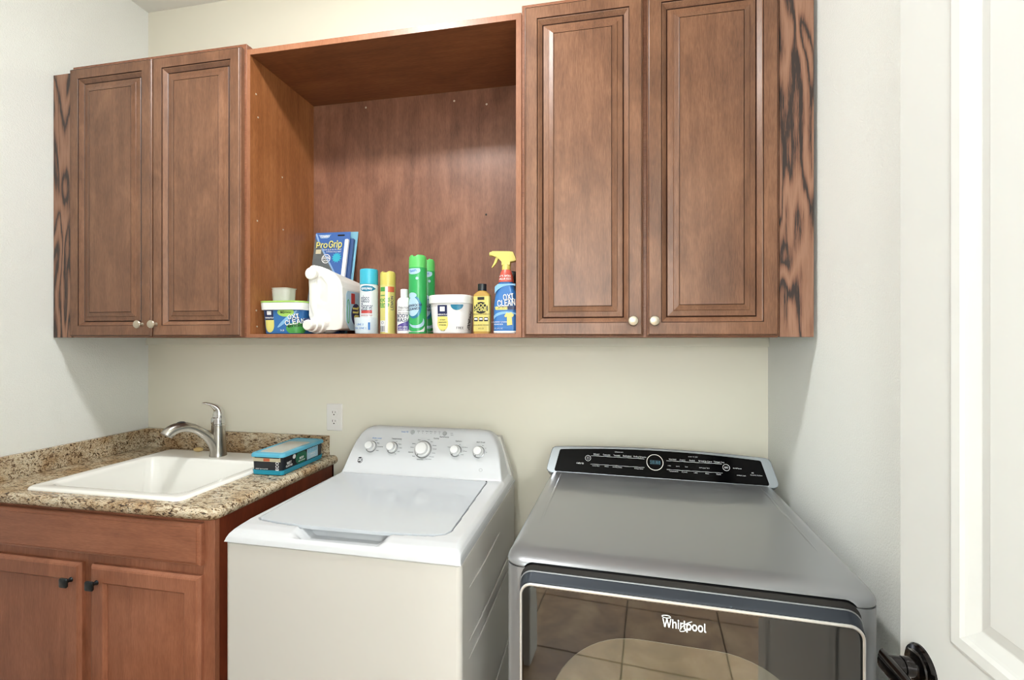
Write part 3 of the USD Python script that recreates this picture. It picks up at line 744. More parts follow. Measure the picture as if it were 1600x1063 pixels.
caps = [(-0.205, 0.125, 'Water Level', 'print_blue'), (-0.120, 0.126, 'Temperature', 'print_dark'), (0.045, 0.135, 'Cycles', 'print_dark'), (0.137, 0.128, 'Options', 'print_dark'), (0.226, 0.128, 'Auto Soak', 'print_dark'),
        (-0.091, 0.1555, 'Deep Fill', 'print_blue'), (0.076, 0.142, 'Start/Pause', 'print_dark')]
for x, s, w_, m_ in caps:
    obj('caption', mapped(put(text(w_, 0.0052), x, s), CO), m_, t)
small = []
def words(x0, s0, r, items):
    for ang, w_ in items:
        a = math.radians(ang)
        m_ = text(w_, 0.0033)
        hw = (m_.bounds[1][0] - m_.bounds[0][0]) / 2
        small.append(put(m_, x0 + r * math.cos(a) + hw * (1 if math.cos(a) > 0.2 else -1 if math.cos(a) < -0.2 else 0), s0 + r * math.sin(a)))
words(-0.222, SD, 0.027, ((70, 'Small'), (35, 'Med'), (2, 'Precise Fill'), (-30, 'Super')))
words(-0.131, SD, 0.027, ((70, 'Hot'), (35, 'Warm'), (2, 'Colors'), (-30, 'Cold'), (-60, 'Tap')))
words(-0.002, SD, 0.040, ((75, 'Light'), (50, 'Med'), (25, 'Normal'), (5, 'Casual'), (-18, 'Colors'), (-42, 'Delicates'), (-66, 'Hand Wash'), (-98, 'Speed Wash'), (-135, 'Rinse'), (-160, 'Drain Spin'), (172, 'Heavy'), (150, 'Whites'), (115, 'Bulky')))
words(0.131, SD, 0.027, ((70, 'Off'), (35, 'Extra Rinse'), (2, 'Softener'), (-28, 'Both'), (150, 'None')))
words(0.2225, SD, 0.027, ((70, 'Off'), (35, '15'), (2, '30')))
for i, w_ in enumerate(('Soak', 'Fill', 'Wash', 'Rinse', 'Spin', 'Lid')):
    small.append(put(text(w_, 0.0033), -0.034 + i * 0.0175, 0.161))
    small.append(put(ext(ell(0.0013, 0.0013), 0.0004), -0.034 + i * 0.0175, 0.1535))
small += [put(text('Lock', 0.0033), 0.104, 0.158), put(text('Clean', 0.0033), 0.106, 0.151)]
obj('small_lettering', mapped(cat(small), CO), 'print_grey', t)
bd = obj('badge', mapped(put(lathe([(0, 0), (0.0125, 0), (0.0125, 0.001), (0.011, 0.0018), (0, 0.0018)], 36, 1.0, 1.0), -0.257, 0.036), CO), 'badge_dark', t, 30, label='round dark maker badge')
obj('badge_print', mapped(cat([put(text('GE', 0.011, bold=True), -0.257, 0.036, 0.002), put(ext(ring2(ell(0.0122, 0.0122), 0.0012), 0.0005), -0.257, 0.036, 0.0017)]), CO), 'print_light', bd)
obj('energy_mark', mapped(put(ext(ring2(ell(0.007, 0.006), 0.0018), 0.0004), 0.238, 0.024), CO), 'button_grey', t)

# ------------------------------------------------------------------ dryer
t = thing('clothes_dryer', 'dark silver front-load dryer with black glass door and black control panel', 'dryer', (0.157, 0.9903, 0), -3.07)
DWX = 0.3663
ZS = 0.9455
obj('cabinet', rloft([(DWX, 0.357, 0.032, 0.03, 0, 0.36), (DWX, 0.357, 0.032, ZS - 0.0015, 0, 0.36)], 8), 'dryer_grey', t, 40)
obj('seam', rloft([(DWX - 0.003, 0.354, 0.03, ZS - 0.002, 0, 0.36), (DWX - 0.003, 0.354, 0.03, ZS + 0.0012, 0, 0.36)], 8), 'black_gap', t, 40)
for x in (-0.31, 0.31):
    for y in (0.06, 0.65):
        obj('foot', put(lathe([(0, 0), (0.022, 0), (0.022, 0.012), (0.01, 0.014), (0.01, 0.032), (0, 0.032)], 16), x, y, 0), 'black_gap', t)
rings = []
secs = [(0, 0, ZS + 0.001), (-0.003, -0.003, ZS + 0.002)]
for k in range(0, 11):
    a = math.radians(90 * k / 10)
    secs.append((-0.003 + 0.060 * (1 - math.cos(a)), -0.003 + 0.030 * (1 - math.cos(a)), ZS + 0.004 + 0.0235 * math.sin(a)))
for fi, si, z in secs:
    x0, x1, y0, y1 = -DWX + si, DWX - si, 0.002 + fi, 0.715
    p = rr((x1 - x0) / 2, (y1 - y0) / 2, [0.045, 0.002, 0.002, 0.045], 8, 0, (y0 + y1) / 2)
    rings.append(np.column_stack([p, np.full(len(p), z)]))
topm = man(loft(rings))
arch = rrect2(0.652, 0.0545 * 2, 0.022, 0, ZS - 0.0545 + 0.0125)
arch3 = man(mapped(ext(arch, 0.05), lambda x, y, z: np.stack([x, 0.03 - z, y], -1)))
if arch3.volume() < 0:
    q_ = mapped(ext(arch, 0.05), lambda x, y, z: np.stack([x, 0.03 - z, y], -1)); q_.invert(); arch3 = man(q_)
obj('top_panel', topm - arch3, 'dryer_grey', t, 32)
obj('recess_shade_plate', mapped(ext(rrect2(0.658, 0.62, 0.03, 0, ZS + 0.0095 - 0.31), 0.006), lambda x, y, z: np.stack([x, 0.005 - z * 1.0, y], -1)), 'black_gap', t)  # black plate standing in for the deep shade in the gap above the door
for s_ in (-1, 1):
    p = spline([(s_ * 0.318, 0.10, 0.9715), (s_ * 0.320, 0.20, 0.9722), (s_ * 0.322, 0.45, 0.9722), (s_ * 0.322, 0.63, 0.9722)], 14)
    obj('side_crease', sweep(p, np.interp(np.linspace(0, 1, 14), [0, 0.3, 1], [0.0012, 0.004, 0.0055]), 12, flat=0.42), 'dryer_grey', t, True)
# door: bevelled collar, bright frame, black glass
DTOP, DBOT = ZS - 0.003, 0.34
def xz_ring(x0, x1, z0, z1, r, y, n=8):
    p = rr((x1 - x0) / 2, (z1 - z0) / 2, r, n, (x0 + x1) / 2, (z0 + z1) / 2)
    return np.column_stack([p[:, 0], np.full(len(p), y), p[:, 1]])
dd = obj('door', loft([xz_ring(-0.331, 0.331, DBOT, DTOP, 0.030, 0.003), xz_ring(-0.331, 0.331, DBOT, DTOP, 0.030, -0.002), xz_ring(-0.330, 0.330, DBOT + 0.001, DTOP - 0.0015, 0.029, -0.0035), xz_ring(-0.3285, 0.3285, DBOT + 0.003, DTOP - 0.012, 0.026, -0.015), xz_ring(-0.328, 0.328, DBOT + 0.004, DTOP - 0.0165, 0.025, -0.019), xz_ring(-0.322, 0.322, DBOT + 0.008, DTOP - 0.02, 0.02, -0.019)], True, True), 'door_bevel_grey', t, 30)
obj('edge_line', loft([xz_ring(-0.3316, 0.3316, DBOT, DTOP + 0.0006, 0.030, -0.0015), xz_ring(-0.3316, 0.3316, DBOT, DTOP + 0.0006, 0.030, -0.0032), xz_ring(-0.3300, 0.3300, DBOT + 0.001, DTOP - 0.001, 0.029, -0.0046), xz_ring(-0.329, 0.329, DBOT + 0.002, DTOP - 0.002, 0.029, -0.003)], False, False), 'dryer_grey', dd, 30, label='thin bright edge of the door')
FT = DTOP - 0.0185
obj('bright_frame', loft([xz_ring(-0.3275, 0.3275, DBOT + 0.004, FT, 0.026, -0.018), xz_ring(-0.3275, 0.3275, DBOT + 0.004, FT, 0.026, -0.0205), xz_ring(-0.3258, 0.3258, DBOT + 0.006, FT - 0.0018, 0.0245, -0.0225), xz_ring(-0.3242, 0.3242, DBOT + 0.008, FT - 0.0040, 0.0225, -0.0225), xz_ring(-0.322, 0.322, DBOT + 0.009, FT - 0.0066, 0.021, -0.0205), xz_ring(-0.322, 0.322, DBOT + 0.009, FT - 0.0056, 0.021, -0.018)], False, False), 'dryer_trim', dd, 35, label='bright chrome frame around the glass')
obj('glass', loft([xz_ring(-0.322, 0.322, DBOT + 0.009, FT - 0.0056, 0.021, -0.018), xz_ring(-0.322, 0.322, DBOT + 0.009, FT - 0.0056, 0.021, -0.0208), xz_ring(-0.318, 0.318, DBOT + 0.012, FT - 0.009, 0.019, -0.0212)]), 'dark_glass', dd, 30, label='black reflecting glass')
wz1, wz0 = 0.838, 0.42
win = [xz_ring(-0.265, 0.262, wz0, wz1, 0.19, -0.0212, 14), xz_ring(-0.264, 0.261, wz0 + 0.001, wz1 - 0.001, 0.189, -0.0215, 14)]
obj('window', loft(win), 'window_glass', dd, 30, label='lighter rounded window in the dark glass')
lg = text('Whirlpool', 0.0165, 0.0012, bold=True, width=0.083)
th = np.linspace(0, 2 * np.pi, 60)
e1 = LineString(np.stack([0.017 * np.cos(th[6:54]) , 0.0052 * np.sin(th[6:54])], -1)).buffer(0.00065)
sw = ext(affinity.translate(affinity.rotate(e1, 38), 0.006, -0.003), 0.0012)
e2 = ext(affinity.translate(ring2(ell(0.009, 0.0032), 0.0012), -0.034, 0.0125), 0.0012)
obj('logo', mapped(cat([lg, sw, e2]), lambda x, y, z: np.stack([x + 0.011, -0.0214 - z, y + 0.8805], -1)), 'print_light', dd, label='silver maker lettering')
# console
KS = np.array([0.703 - 0.655, 1.054 - 0.972]); KS = KS / np.linalg.norm(KS)
def on_panel(lift=0.0):
    def fn(x, y, z):
        e = z + lift
        return np.stack([x, 0.655 + KS[0] * y - KS[1] * e, 0.972 + KS[1] * y + KS[0] * e], -1)
    return fn
xs = np.linspace(-0.368, 0.368, 30)
topc = 0.0945 + 0.0135 * (1 - (xs / 0.368) ** 2)
outl = Polygon([(-0.386, -0.004)] + [(0.386, -0.004)] + [(x, s) for x, s in zip(xs[::-1], topc[::-1])]).buffer(-0.016).buffer(0.016, 8)
rng = []
def poly_ring(p, n=160):
    q = np.array([p.exterior.interpolate(d, normalized=True).coords[0] for d in np.linspace(0, 1, n, endpoint=False)])
    if not p.exterior.is_ccw:
        q = q[::-1]
    j = np.argmin(np.hypot(q[:, 0] - p.centroid.x * 0, q[:, 1] + 1))
    return np.roll(q, -j, 0)
r0 = poly_ring(outl)
for ins, n_ in ((0.0, -0.040), (0.0, -0.004), (0.0012, -0.0012), (0.004, 0.0)):
    cx_ = np.array([0, 0.05])
    q = r0 + (cx_ - r0) * np.array([ins / 0.36, ins / 0.05])
    rng.append(mapped_pts := on_panel()(q[:, 0], q[:, 1], np.full(len(q), n_)))
con = obj('console', loft(rng), 'dryer_console_grey', t, 30, label='silver console housing')
xs2 = np.linspace(-0.338, 0.338, 30)
top2 = 0.0835 + 0.0145 * (1 - (xs2 / 0.338) ** 2)
pan = Polygon([(-0.3545, 0.0025), (0.3545, 0.0025)] + [(x, s) for x, s in zip(xs2[::-1], top2[::-1])]).buffer(-0.006).buffer(0.006, 5)
obj('control_panel', mapped(ext(pan, 0.0012), on_panel(0.0001)), 'black_gloss', con, label='glossy black control panel')
PL = on_panel(0.0014)
pr = [put(text('cabrio', 0.0068, 0.0004, width=0.026), -0.262, 0.037)]
for i, w_ in enumerate(('Mixed', 'Casuals', 'Towels', 'Delicates', 'Bulky/Sheets')):
    pr.append(put(text(w_, 0.0052, 0.0004), -0.205 + i * 0.036 + (0.008 if i == 4 else 0), 0.0725))
for i, w_ in enumerate(('Normal', 'Jeans', 'Quick', 'Wrinkle Care', 'Timed Dry')):
    pr.append(put(text(w_, 0.0052, 0.0004), 0.057 + i * 0.032 + (0.010 if i >= 3 else 0) + (0.012 if i == 4 else 0), 0.0705))
pr += [put(text('SENSOR DRY', 0.0035, 0.0004), -0.125, 0.085), put(text('HOW TO DRY', 0.0035, 0.0004), 0.125, 0.0835),
       put(ext(sbox(-0.225, 0.0655, -0.038, 0.0668), 0.0004)), put(ext(sbox(0.036, 0.0640, 0.215, 0.0653), 0.0004)),
       put(ext(sbox(-0.225, 0.035, -0.038, 0.0362), 0.0004)), put(ext(sbox(0.036, 0.0335, 0.215, 0.0346), 0.0004))]
for i, w_ in enumerate(('Damp Alert', 'Steam', 'Wrinkle Shield', '', 'Energy Saver')):
    if w_:
        pr.append(put(text(w_, 0.0036, 0.0004), -0.205 + i * 0.037, 0.0305))
for i, w_ in enumerate(('Temperature', 'Dryness', 'Less', 'More', 'Signal')):
    pr.append(put(text(w_, 0.0036, 0.0004), 0.058 + i * 0.036, 0.029))
for i, w_ in enumerate(('Time', 'Damp', 'Cool', 'Estimated Time')):
    pr.append(put(text(w_, 0.0033, 0.0004), 0.045 + i * 0.028 + (0.03 if i == 3 else 0), 0.0475))
pr += [put(text('Start/Pause', 0.0036, 0.0004), 0.262, 0.053), put(text('Control Lock', 0.0034, 0.0004), 0.272, 0.030), put(text('AccuDry System', 0.0034, 0.0004), 0.318, 0.034), put(text('HE', 0.004, 0.0004), 0.308, 0.041)]
for x, s, r in ((-0.2345, 0.0565, 0.0105), (0.228, 0.0535, 0.0115)):
    pr.append(put(ext(ring2(ell(r, r), 0.0014), 0.0005), x, s))
pr += [put(ext(ring2(ell(0.0045, 0.0045), 0.0011), 0.0005), -0.2345, 0.0565), put(text('GO', 0.006, 0.0005, bold=True), 0.228, 0.0535)]
obj('panel_lettering', mapped(cat(pr), PL), 'print_light', con)
obj('display_ring', mapped(put(lathe([(0.0262, 0), (0.0285, 0), (0.0285, 0.0012), (0.0262, 0.0012)], 48), -0.0025, 0.0560), PL), 'dryer_trim', con, label='bright ring around the display')
lcd_ = obj('display', mapped(ext(rrect2(0.034, 0.0165, 0.001, -0.0015, 0.056), 0.0004), PL), 'lcd', con, label='dark teal digital display')
obj('digits', mapped(put(text('18:88', 0.0098, 0.0003), -0.0015, 0.056, 0.0005), PL), 'lcd_digit', lcd_)

# ------------------------------------------------------------------ things on the open shelf
def rim_can(R, H, body_mat, t, dome=0.012):
    return obj('can_body', lathe([(0, 0.001), (R * 0.92, 0.001), (R, 0.0), (R * 1.015, 0.0015), (R * 1.015, 0.0035), (R, 0.005), (R, H - dome), (R * 1.012, H - dome + 0.001), (R * 1.012, H - dome + 0.003), (R * 0.9, H - dome * 0.4), (R * 0.82, H), (0, H)], 48), body_mat, t, 35)

# 1 blue laundry booster tub + scoop
t = thing('stain_remover_tub', 'blue tub of stain remover powder with lime green and white lid', 'tub', (-1.159, 1.566, SH))
TH = 0.100
obj('body', rloft([(0.072, 0.060, 0.028, 0.0), (0.075, 0.063, 0.030, 0.003), (0.0815, 0.0695, 0.032, TH)], 8), 'tub_blue', t, 40)
ld = obj('lid', rloft([(0.0825, 0.0705, 0.033, 0.0885), (0.087, 0.075, 0.034, 0.0895), (0.0885, 0.0765, 0.034, 0.114), (0.0875, 0.0755, 0.034, 0.116), (0.0, 0.0, 0.0, 0.116)], 8, cap0=True), 'lid_white_plastic', t, 40, label='white lid rim')
obj('lid_top', rloft([(0.0875, 0.0755, 0.034, 0.116), (0.089, 0.077, 0.034, 0.117), (0.089, 0.077, 0.034, 0.121), (0.0865, 0.0745, 0.033, 0.1225), (0.0, 0.0, 0.0, 0.1225)], 8), 'lime', ld, 40, label='lime green lid top')
B = on_rr(0.075, 0.063, 0.030, 0, 0.06)
obj('navy_mark', mapped(ext(rrect2(0.034, 0.036, 0.002, -0.042, 0.070), 0.0004), B, 0.01), 'ink_navy', t)
obj('yellow_drop', mapped(ext(ell(0.019, 0.028, -0.042, 0.034).union(sbox(-0.061, 0.034, -0.023, 0.052)), 0.0003), B, 0.01), 'ink_yellow', t)
obj('white_print', mapped(cat([ext(rrect2(0.018, 0.014, 0.001, -0.042, 0.078), 0.0008), put(text('VERSATILE', 0.0048, bold=True), -0.042, 0.060, 0.0005)]), B, 0.01), 'ink_white', t)
obj('green_mark', mapped(ext(ell(0.034, 0.016, 0.026, 0.080).intersection(sbox(-0.1, 0, 0.1, 0.088)), 0.0004), B, 0.008), 'lime', t)
obj('no_print', mapped(cat([put(text('NO', 0.008, bold=True), 0.014, 0.080, 0.0007), put(text('chlorine', 0.005), 0.035, 0.080, 0.0007)]), B, 0.008), 'ink_black', t)
obj('swirl', mapped(ext(affinity.rotate(ell(0.05, 0.007, 0.03, 0.055), 38), 0.0003), B, 0.008), 'spray_lightblue', t)
obj('green_swirl', mapped(ext(ell(0.040, 0.022, 0.066, 0.020).intersection(sbox(0, 0.003, 0.2, 0.2)), 0.0004), B, 0.008), 'ink_green', t)
obj('brand_print', mapped(cat([put(text('OXI', 0.016, bold=True), 0.055, 0.064, 0.0006, 8), put(text('CLEAN', 0.017, bold=True), 0.060, 0.045, 0.0006, 8)]), B, 0.006), 'ink_white', t)
obj('brand_shadow', mapped(cat([put(text('OXI', 0.0165, bold=True), 0.0562, 0.063, 0.0004, 8), put(text('CLEAN', 0.0175, bold=True), 0.0612, 0.044, 0.0004, 8), put(text('MAX FORCE', 0.007, bold=True), 0.062, 0.030, 0.0006, 5)]), B, 0.006), 'ink_black', t)
obj('weight_print', mapped(cat([put(text('5 LB', 0.006), 0.010, 0.014, 0.0004)]), B, 0.006), 'ink_white', t)

t = thing('measuring_scoop', 'clear frosted measuring cup standing on the blue tub lid', 'cup', (-1.190, 1.566, SH + 0.1226))
obj('cup', rloft([(0.0335, 0.030, 0.018, 0.0), (0.0365, 0.0325, 0.02, 0.050), (0.0385, 0.0345, 0.02, 0.051), (0.0385, 0.0345, 0.02, 0.053), (0.0355, 0.0315, 0.019, 0.053), (0.0325, 0.029, 0.017, 0.002)], 8), 'frosted_plastic', t, 40)
obj('rib', mapped(cat([ext(sbox(x - 0.0008, 0.004, x + 0.0008, 0.046), 0.0008) for x in np.linspace(-0.03, 0.03, 5)]), on_rr(0.0335, 0.030, 0.018, 0, 0.06), 0.01), 'frosted_plastic', t)

# 2 white detergent jug lying with its tap towards the front
t = thing('detergent_jug', 'big white detergent jug lying with its tap facing the front of the shelf', 'jug', (-1.003, 1.52, SH + 0.0008))
out = Polygon([(-0.060, 0.008), (-0.03, 0.0), (0.060, 0.0), (0.076, 0.006), (0.082, 0.03), (0.082, 0.12), (0.080, 0.158), (0.070, 0.184), (0.048, 0.208), (0.015, 0.226), (-0.020, 0.238), (-0.050, 0.244), (-0.068, 0.242), (-0.074, 0.22), (-0.070, 0.18), (-0.073, 0.12), (-0.073, 0.05)])
out = affinity.scale(out, 0.88, 1.0, origin=(0, 0))
outr = out.buffer(-0.008).buffer(0.008, 6)
q_ = mapped(ext(outr, 0.20), lambda x, y, z: np.stack([x, z + 0.022, y * (1 - 0.55 * z * np.clip(y - 0.1, 0, 1) / 0.14)], -1))
jb = man(q_)
if jb.volume() < 0:
    q_.invert(); jb = man(q_)
def ball(p, r):
    return m3.Manifold.sphere(r, 28).translate(list(p))
def cone2(p, q, r0, r1):
    return m3.Manifold.batch_hull([ball(p, r0), ball(q, r1)])
# hand recess beside the handle
jb = jb - m3.Manifold.batch_hull([ball((-0.018, 0.008, 0.190), 0.018), ball((-0.018, 0.012, 0.115), 0.017), ball((0.010, 0.004, 0.100), 0.017), ball((0.004, 0.004, 0.165), 0.02)])
jb = jb + cone2((-0.049, 0.026, 0.220), (-0.050, 0.032, 0.10), 0.0175, 0.0155) + cone2((-0.050, 0.032, 0.10), (-0.038, 0.04, 0.05), 0.016, 0.02) + cone2((-0.018, 0.034, 0.036), (-0.008, 0.06, 0.036), 0.034, 0.05)
jt = tm(jb.refine_to_length(0.006))
jt.merge_vertices()
trimesh.smoothing.filter_taubin(jt, lamb=0.5, nu=0.52, iterations=14)
jt.vertices[:, 2] -= jt.vertices[:, 2].min()
obj('bottle', jt, 'jug_white', t, True)
disc = lathe([(0, 0), (0.020, 0), (0.0225, 0.002), (0.0225, 0.02), (0, 0.02)], 32)
obj('vent_cap', mapped(put(disc, -0.047, 0.2235), lambda x, y, z: np.stack([x, 0.004 + z, y], -1)), 'jug_white', t, 35, label='round white vent cap')
tap = lathe([(0, -0.046), (0.0165, -0.046), (0.0195, -0.043), (0.020, -0.026), (0.0255, -0.024), (0.0265, -0.006), (0.031, -0.003), (0.032, 0.02), (0, 0.02)], 36)
tp = obj('tap', mapped(put(tap, -0.022, 0.0315), lambda x, y, z: np.stack([x + 0.18 * np.minimum(z, 0), 0.006 + z, y], -1)), 'jug_white', t, 35, label='white pouring tap')
obj('tap_button', put(rloft([(0.012, 0.008, 0.006, 0.0), (0.011, 0.007, 0.006, 0.006), (0.008, 0.005, 0.004, 0.008)], 5), -0.035, -0.030, 0.0475), 'ink_navy', tp, 40, label='dark blue press button')
J = on_right(0.0724, 0.125, 0.0)
obj('side_label', mapped(ext(ell(0.090, 0.100, 0, 0.098).intersection(sbox(-0.078, 0.014, 0.09, 0.162)), 0.0008), J), 'ink_skylight', t)
obj('red_mark', mapped(ext(rrect2(0.026, 0.040, 0.002, -0.030, 0.135), 0.0014), J), 'ink_red', t)
obj('green_band', mapped(ext(ring2(ell(0.010, 0.046, -0.064, 0.085), 0.003), 0.0014), J), 'ink_green', t)
obj('blue_oval', mapped(ext(ell(0.034, 0.042, -0.008, 0.075), 0.0014), J), 'ink_navy', t)
obj('name_print', mapped(put(text('all', 0.040, 0.0008, bold=True), -0.012, 0.077, 0.0016, 90), J), 'ink_yellow', t)

# 3 blue cards standing behind the jug
def package(loc, rz, lean, roll, label, front):
    t = thing('grip_pad_package', label, 'package', loc, rz)
    R1 = trimesh.transformations.rotation_matrix(math.radians(roll), [0, 1, 0])
    R2 = trimesh.transformations.rotation_matrix(math.radians(-lean), [1, 0, 0])
    A = R2 @ R1
    W_, H_ = 0.168, 0.455
    pts = np.array([[-W_ / 2, 0, 0], [W_ / 2, 0, 0]])
    dz = -min((A[:3, :3] @ p)[2] for p in pts)
    def fn(x, y, z):
        p = np.stack([x, -z, y], -1) @ A[:3, :3].T
        p[:, 2] += dz
        return p
    return t, fn, W_, H_
t, fn, W_, H_ = package((-1.150, 1.744, SH), 0, 10.5, 0.6, 'blue and grey grip mat package standing behind the white jug', True)
up = lambda d: H_ - d
obj('card', mapped(ext(rrect2(W_, H_, 0.003, 0, H_ / 2), 0.0012), fn), 'card_blue', t)
obj('blister', mapped(ext(rrect2(0.017, H_ - 0.05, 0.004, W_ / 2 - 0.010, H_ / 2 - 0.012), 0.010), fn), 'ink_white', t, label='white edge of the packed mat')
obj('grey_field', mapped(ext(Polygon([(-W_ / 2, 0.0), (-W_ / 2, up(0.026)), (-0.060, up(0.055)), (0.035, up(0.20)), (0.02, 0.0)]), 0.0016), fn), 'card_grey', t)
obj('light_line', mapped(ext(LineString([(-W_ / 2 + 0.004, up(0.008)), (-0.060, up(0.052)), (0.037, up(0.20))]).buffer(0.0035), 0.002), fn), 'card_light', t)
obj('banner', mapped(ext(Polygon([(-0.070, up(0.010)), (-0.008, up(0.010)), (-0.024, up(0.027)), (-0.056, up(0.027))]), 0.0018), fn), 'card_light', t)
obj('hang_slot', mapped(ext(rrect2(0.034, 0.007, 0.003, 0.040, up(0.015)), 0.0018), fn), 'ink_black', t)
obj('title_shadow', mapped(put(text('ProGrip', 0.029, 0.0008, bold=True, width=0.122), -0.0105, up(0.0585), 0.0022), fn), 'ink_navy', t)
obj('title', mapped(cat([put(text('Pro', 0.027, 0.0008, bold=True, width=0.054), -0.046, up(0.058), 0.003), put(text('Grip', 0.031, 0.0008, bold=True, width=0.064), 0.018, up(0.056), 0.003)]), fn), 'ink_yellow', t)
obj('small_print', mapped(cat([put(text('NON SLIP AUTO GRIP', 0.006), 0.006, up(0.080), 0.002), put(text('TOMBO', 0.009, bold=True), -0.038, up(0.0185), 0.002), put(text('STRONG HOLD MAT', 0.0055), 0.014, up(0.090), 0.002)]), fn), 'ink_white', t)
obj('yellow_box', mapped(ext(sbox(-0.073, up(0.098), -0.048, up(0.078)), 0.002), fn), 'wipe_cream', t)
obj('white_ring', mapped(cat([put(ext(ring2(ell(0.021, 0.021), 0.0035), 0.002), -0.020, up(0.121)), put(text('30%', 0.012, bold=True), -0.020, up(0.117), 0.002), put(text('MORE', 0.006, bold=True), -0.020, up(0.130), 0.002)]), fn), 'ink_white', t)
star = Polygon([((0.024 if k % 2 else 0.016) * math.cos(k * math.pi / 12) + 0.030, (0.024 if k % 2 else 0.016) * math.sin(k * math.pi / 12) + up(0.117)) for k in range(24)])
obj('starburst', mapped(ext(star, 0.0022), fn), 'cap_cyan', t)
t, fn, W_, H_ = package((-1.126, 1.764, SH), 0, 10.5, 0.6, 'pale blue package showing behind the grey and blue grip mat card', False)
obj('card', mapped(ext(rrect2(W_, H_ + 0.004, 0.003, 0, H_ / 2 + 0.002), 0.0012), fn), 'card_sky', t)
obj('mat_roll', mapped(ext(rrect2(W_ - 0.02, H_ - 0.04, 0.004, 0.0, H_ / 2 - 0.012), 0.014), fn), 'card_dark_blue', t)

# 4 glass cleaner can and cup in front
t = thing('glass_cleaner_can', 'white aerosol can of glass cleaner with bright cyan cap', 'spray can', (-0.850, 1.590, SH))
R = 0.0335
rim_can(R, 0.190, 'can_white', t)
obj('cap', lathe([(0, 0.185), (R * 0.98, 0.185), (R * 1.0, 0.187), (R * 0.985, 0.236), (R * 0.93, 0.2415), (R * 0.8, 0.2425), (0, 0.2425)], 48), 'cap_cyan', t, 35, label='bright cyan cap')
C = on_cyl(R, 0, 12)
obj('blue_mark', mapped(ext(ell(0.026, 0.011, 0, 0.168).union(Polygon([(0.018, 0.158), (0.036, 0.168), (0.018, 0.178)])), 0.0003), C, 0.006), 'ink_teal', t)
obj('mark_print', mapped(put(text('sprayway', 0.0085, 0.0003, bold=True, width=0.042), 0, 0.169, 0.0005), C, 0.006), 'ink_white', t)
obj('name_print', mapped(cat([put(text('glass', 0.026, 0.0003, width=0.032), -0.006, 0.130, 0.0), put(text('cleaner', 0.026, 0.0003, width=0.046), -0.001, 0.100, 0.0)]), C, 0.006), 'ink_navy', t)
obj('red_print', mapped(cat([ext(rrect2(0.042, 0.011, 0.001, -0.001, 0.082), 0.0003), put(text('ammonia free', 0.005, 0.0003), -0.001, 0.070)]), C, 0.006), 'ink_red', t)
t = thing('measuring_cup', 'clear plastic measuring cup in front of the glass cleaner can', 'cup', (-0.822, 1.514, SH))
obj('cup', lathe([(0, 0.0), (0.0345, 0.0), (0.0365, 0.002), (0.0395, 0.056), (0.0395, 0.058), (0.0375, 0.058), (0.035, 0.004), (0, 0.003)], 44), 'clear_plastic', t, 40)
obj('blue_print', mapped(cat([put(text('FILL LINE 1', 0.006), -0.008, 0.020), put(text('LINE 2', 0.006), -0.008, 0.033), ext(sbox(0.020, 0.014, 0.027, 0.040), 0.0004)]), on_cyl(0.0385, 0, 10), 0.006), 'print_blue', t)

# 5 yellow polish can
t = thing('furniture_polish_can', 'slim yellow aerosol can with notched yellow top', 'spray can', (-0.781, 1.605, SH))
R = 0.0285
rim_can(R, 0.186, 'can_yellow', t, 0.006)
cp = man(lathe([(0, 0.18), (R, 0.18), (R, 0.222), (R * 0.93, 0.231), (R * 0.75, 0.2345), (0, 0.2345)], 40))
cp = cp - m3.Manifold.cylinder(0.1, 0.0145, 0.0145, 28).rotate([90, 0, 0]).translate([0.0, 0.05, 0.2415])
obj('cap', cp, 'cap_yellow', t, 35, label='yellow cap with a notch')
C = on_cyl(R, 0, 4)
obj('green_print', mapped(cat([ext(sbox(-0.021, 0.158, 0.0, 0.174), 0.0003), put(text('wood', 0.015, 0.0003, bold=True), -0.010, 0.128), put(text('shine', 0.015, 0.0003, bold=True), -0.010, 0.110), ext(sbox(-0.022, 0.142, 0.0, 0.145), 0.0003), ext(sbox(-0.022, 0.098, 0.0, 0.101), 0.0003)]), C, 0.006), 'ink_green', t)
obj('pale_field', mapped(cat([ext(sbox(-0.026, 0.008, 0.0, 0.05), 0.0002), ext(sbox(0.001, 0.005, 0.010, 0.176), 0.0003)]), C, 0.006), 'bottle_white', t)
obj('orange_mark', mapped(ext(sbox(0.010, 0.156, 0.036, 0.176), 0.0003), C, 0.006), 'ink_orange', t)
obj('scent_print', mapped(put(text('LEMON', 0.011, 0.0003, bold=True), 0.026, 0.115, 0.0, 90), C, 0.006), 'print_grey', t)
obj('ring_mark', mapped(ext(ring2(ell(0.005, 0.005, -0.010, 0.042), 0.0012), 0.0005), C, 0.006), 'print_grey', t)
obj('barcode', mapped(cat([ext(sbox(-0.024 + 0.004 * i, 0.010, -0.022 + 0.004 * i, 0.030), 0.0005) for i in range(6)]), C, 0.006), 'print_grey', t)

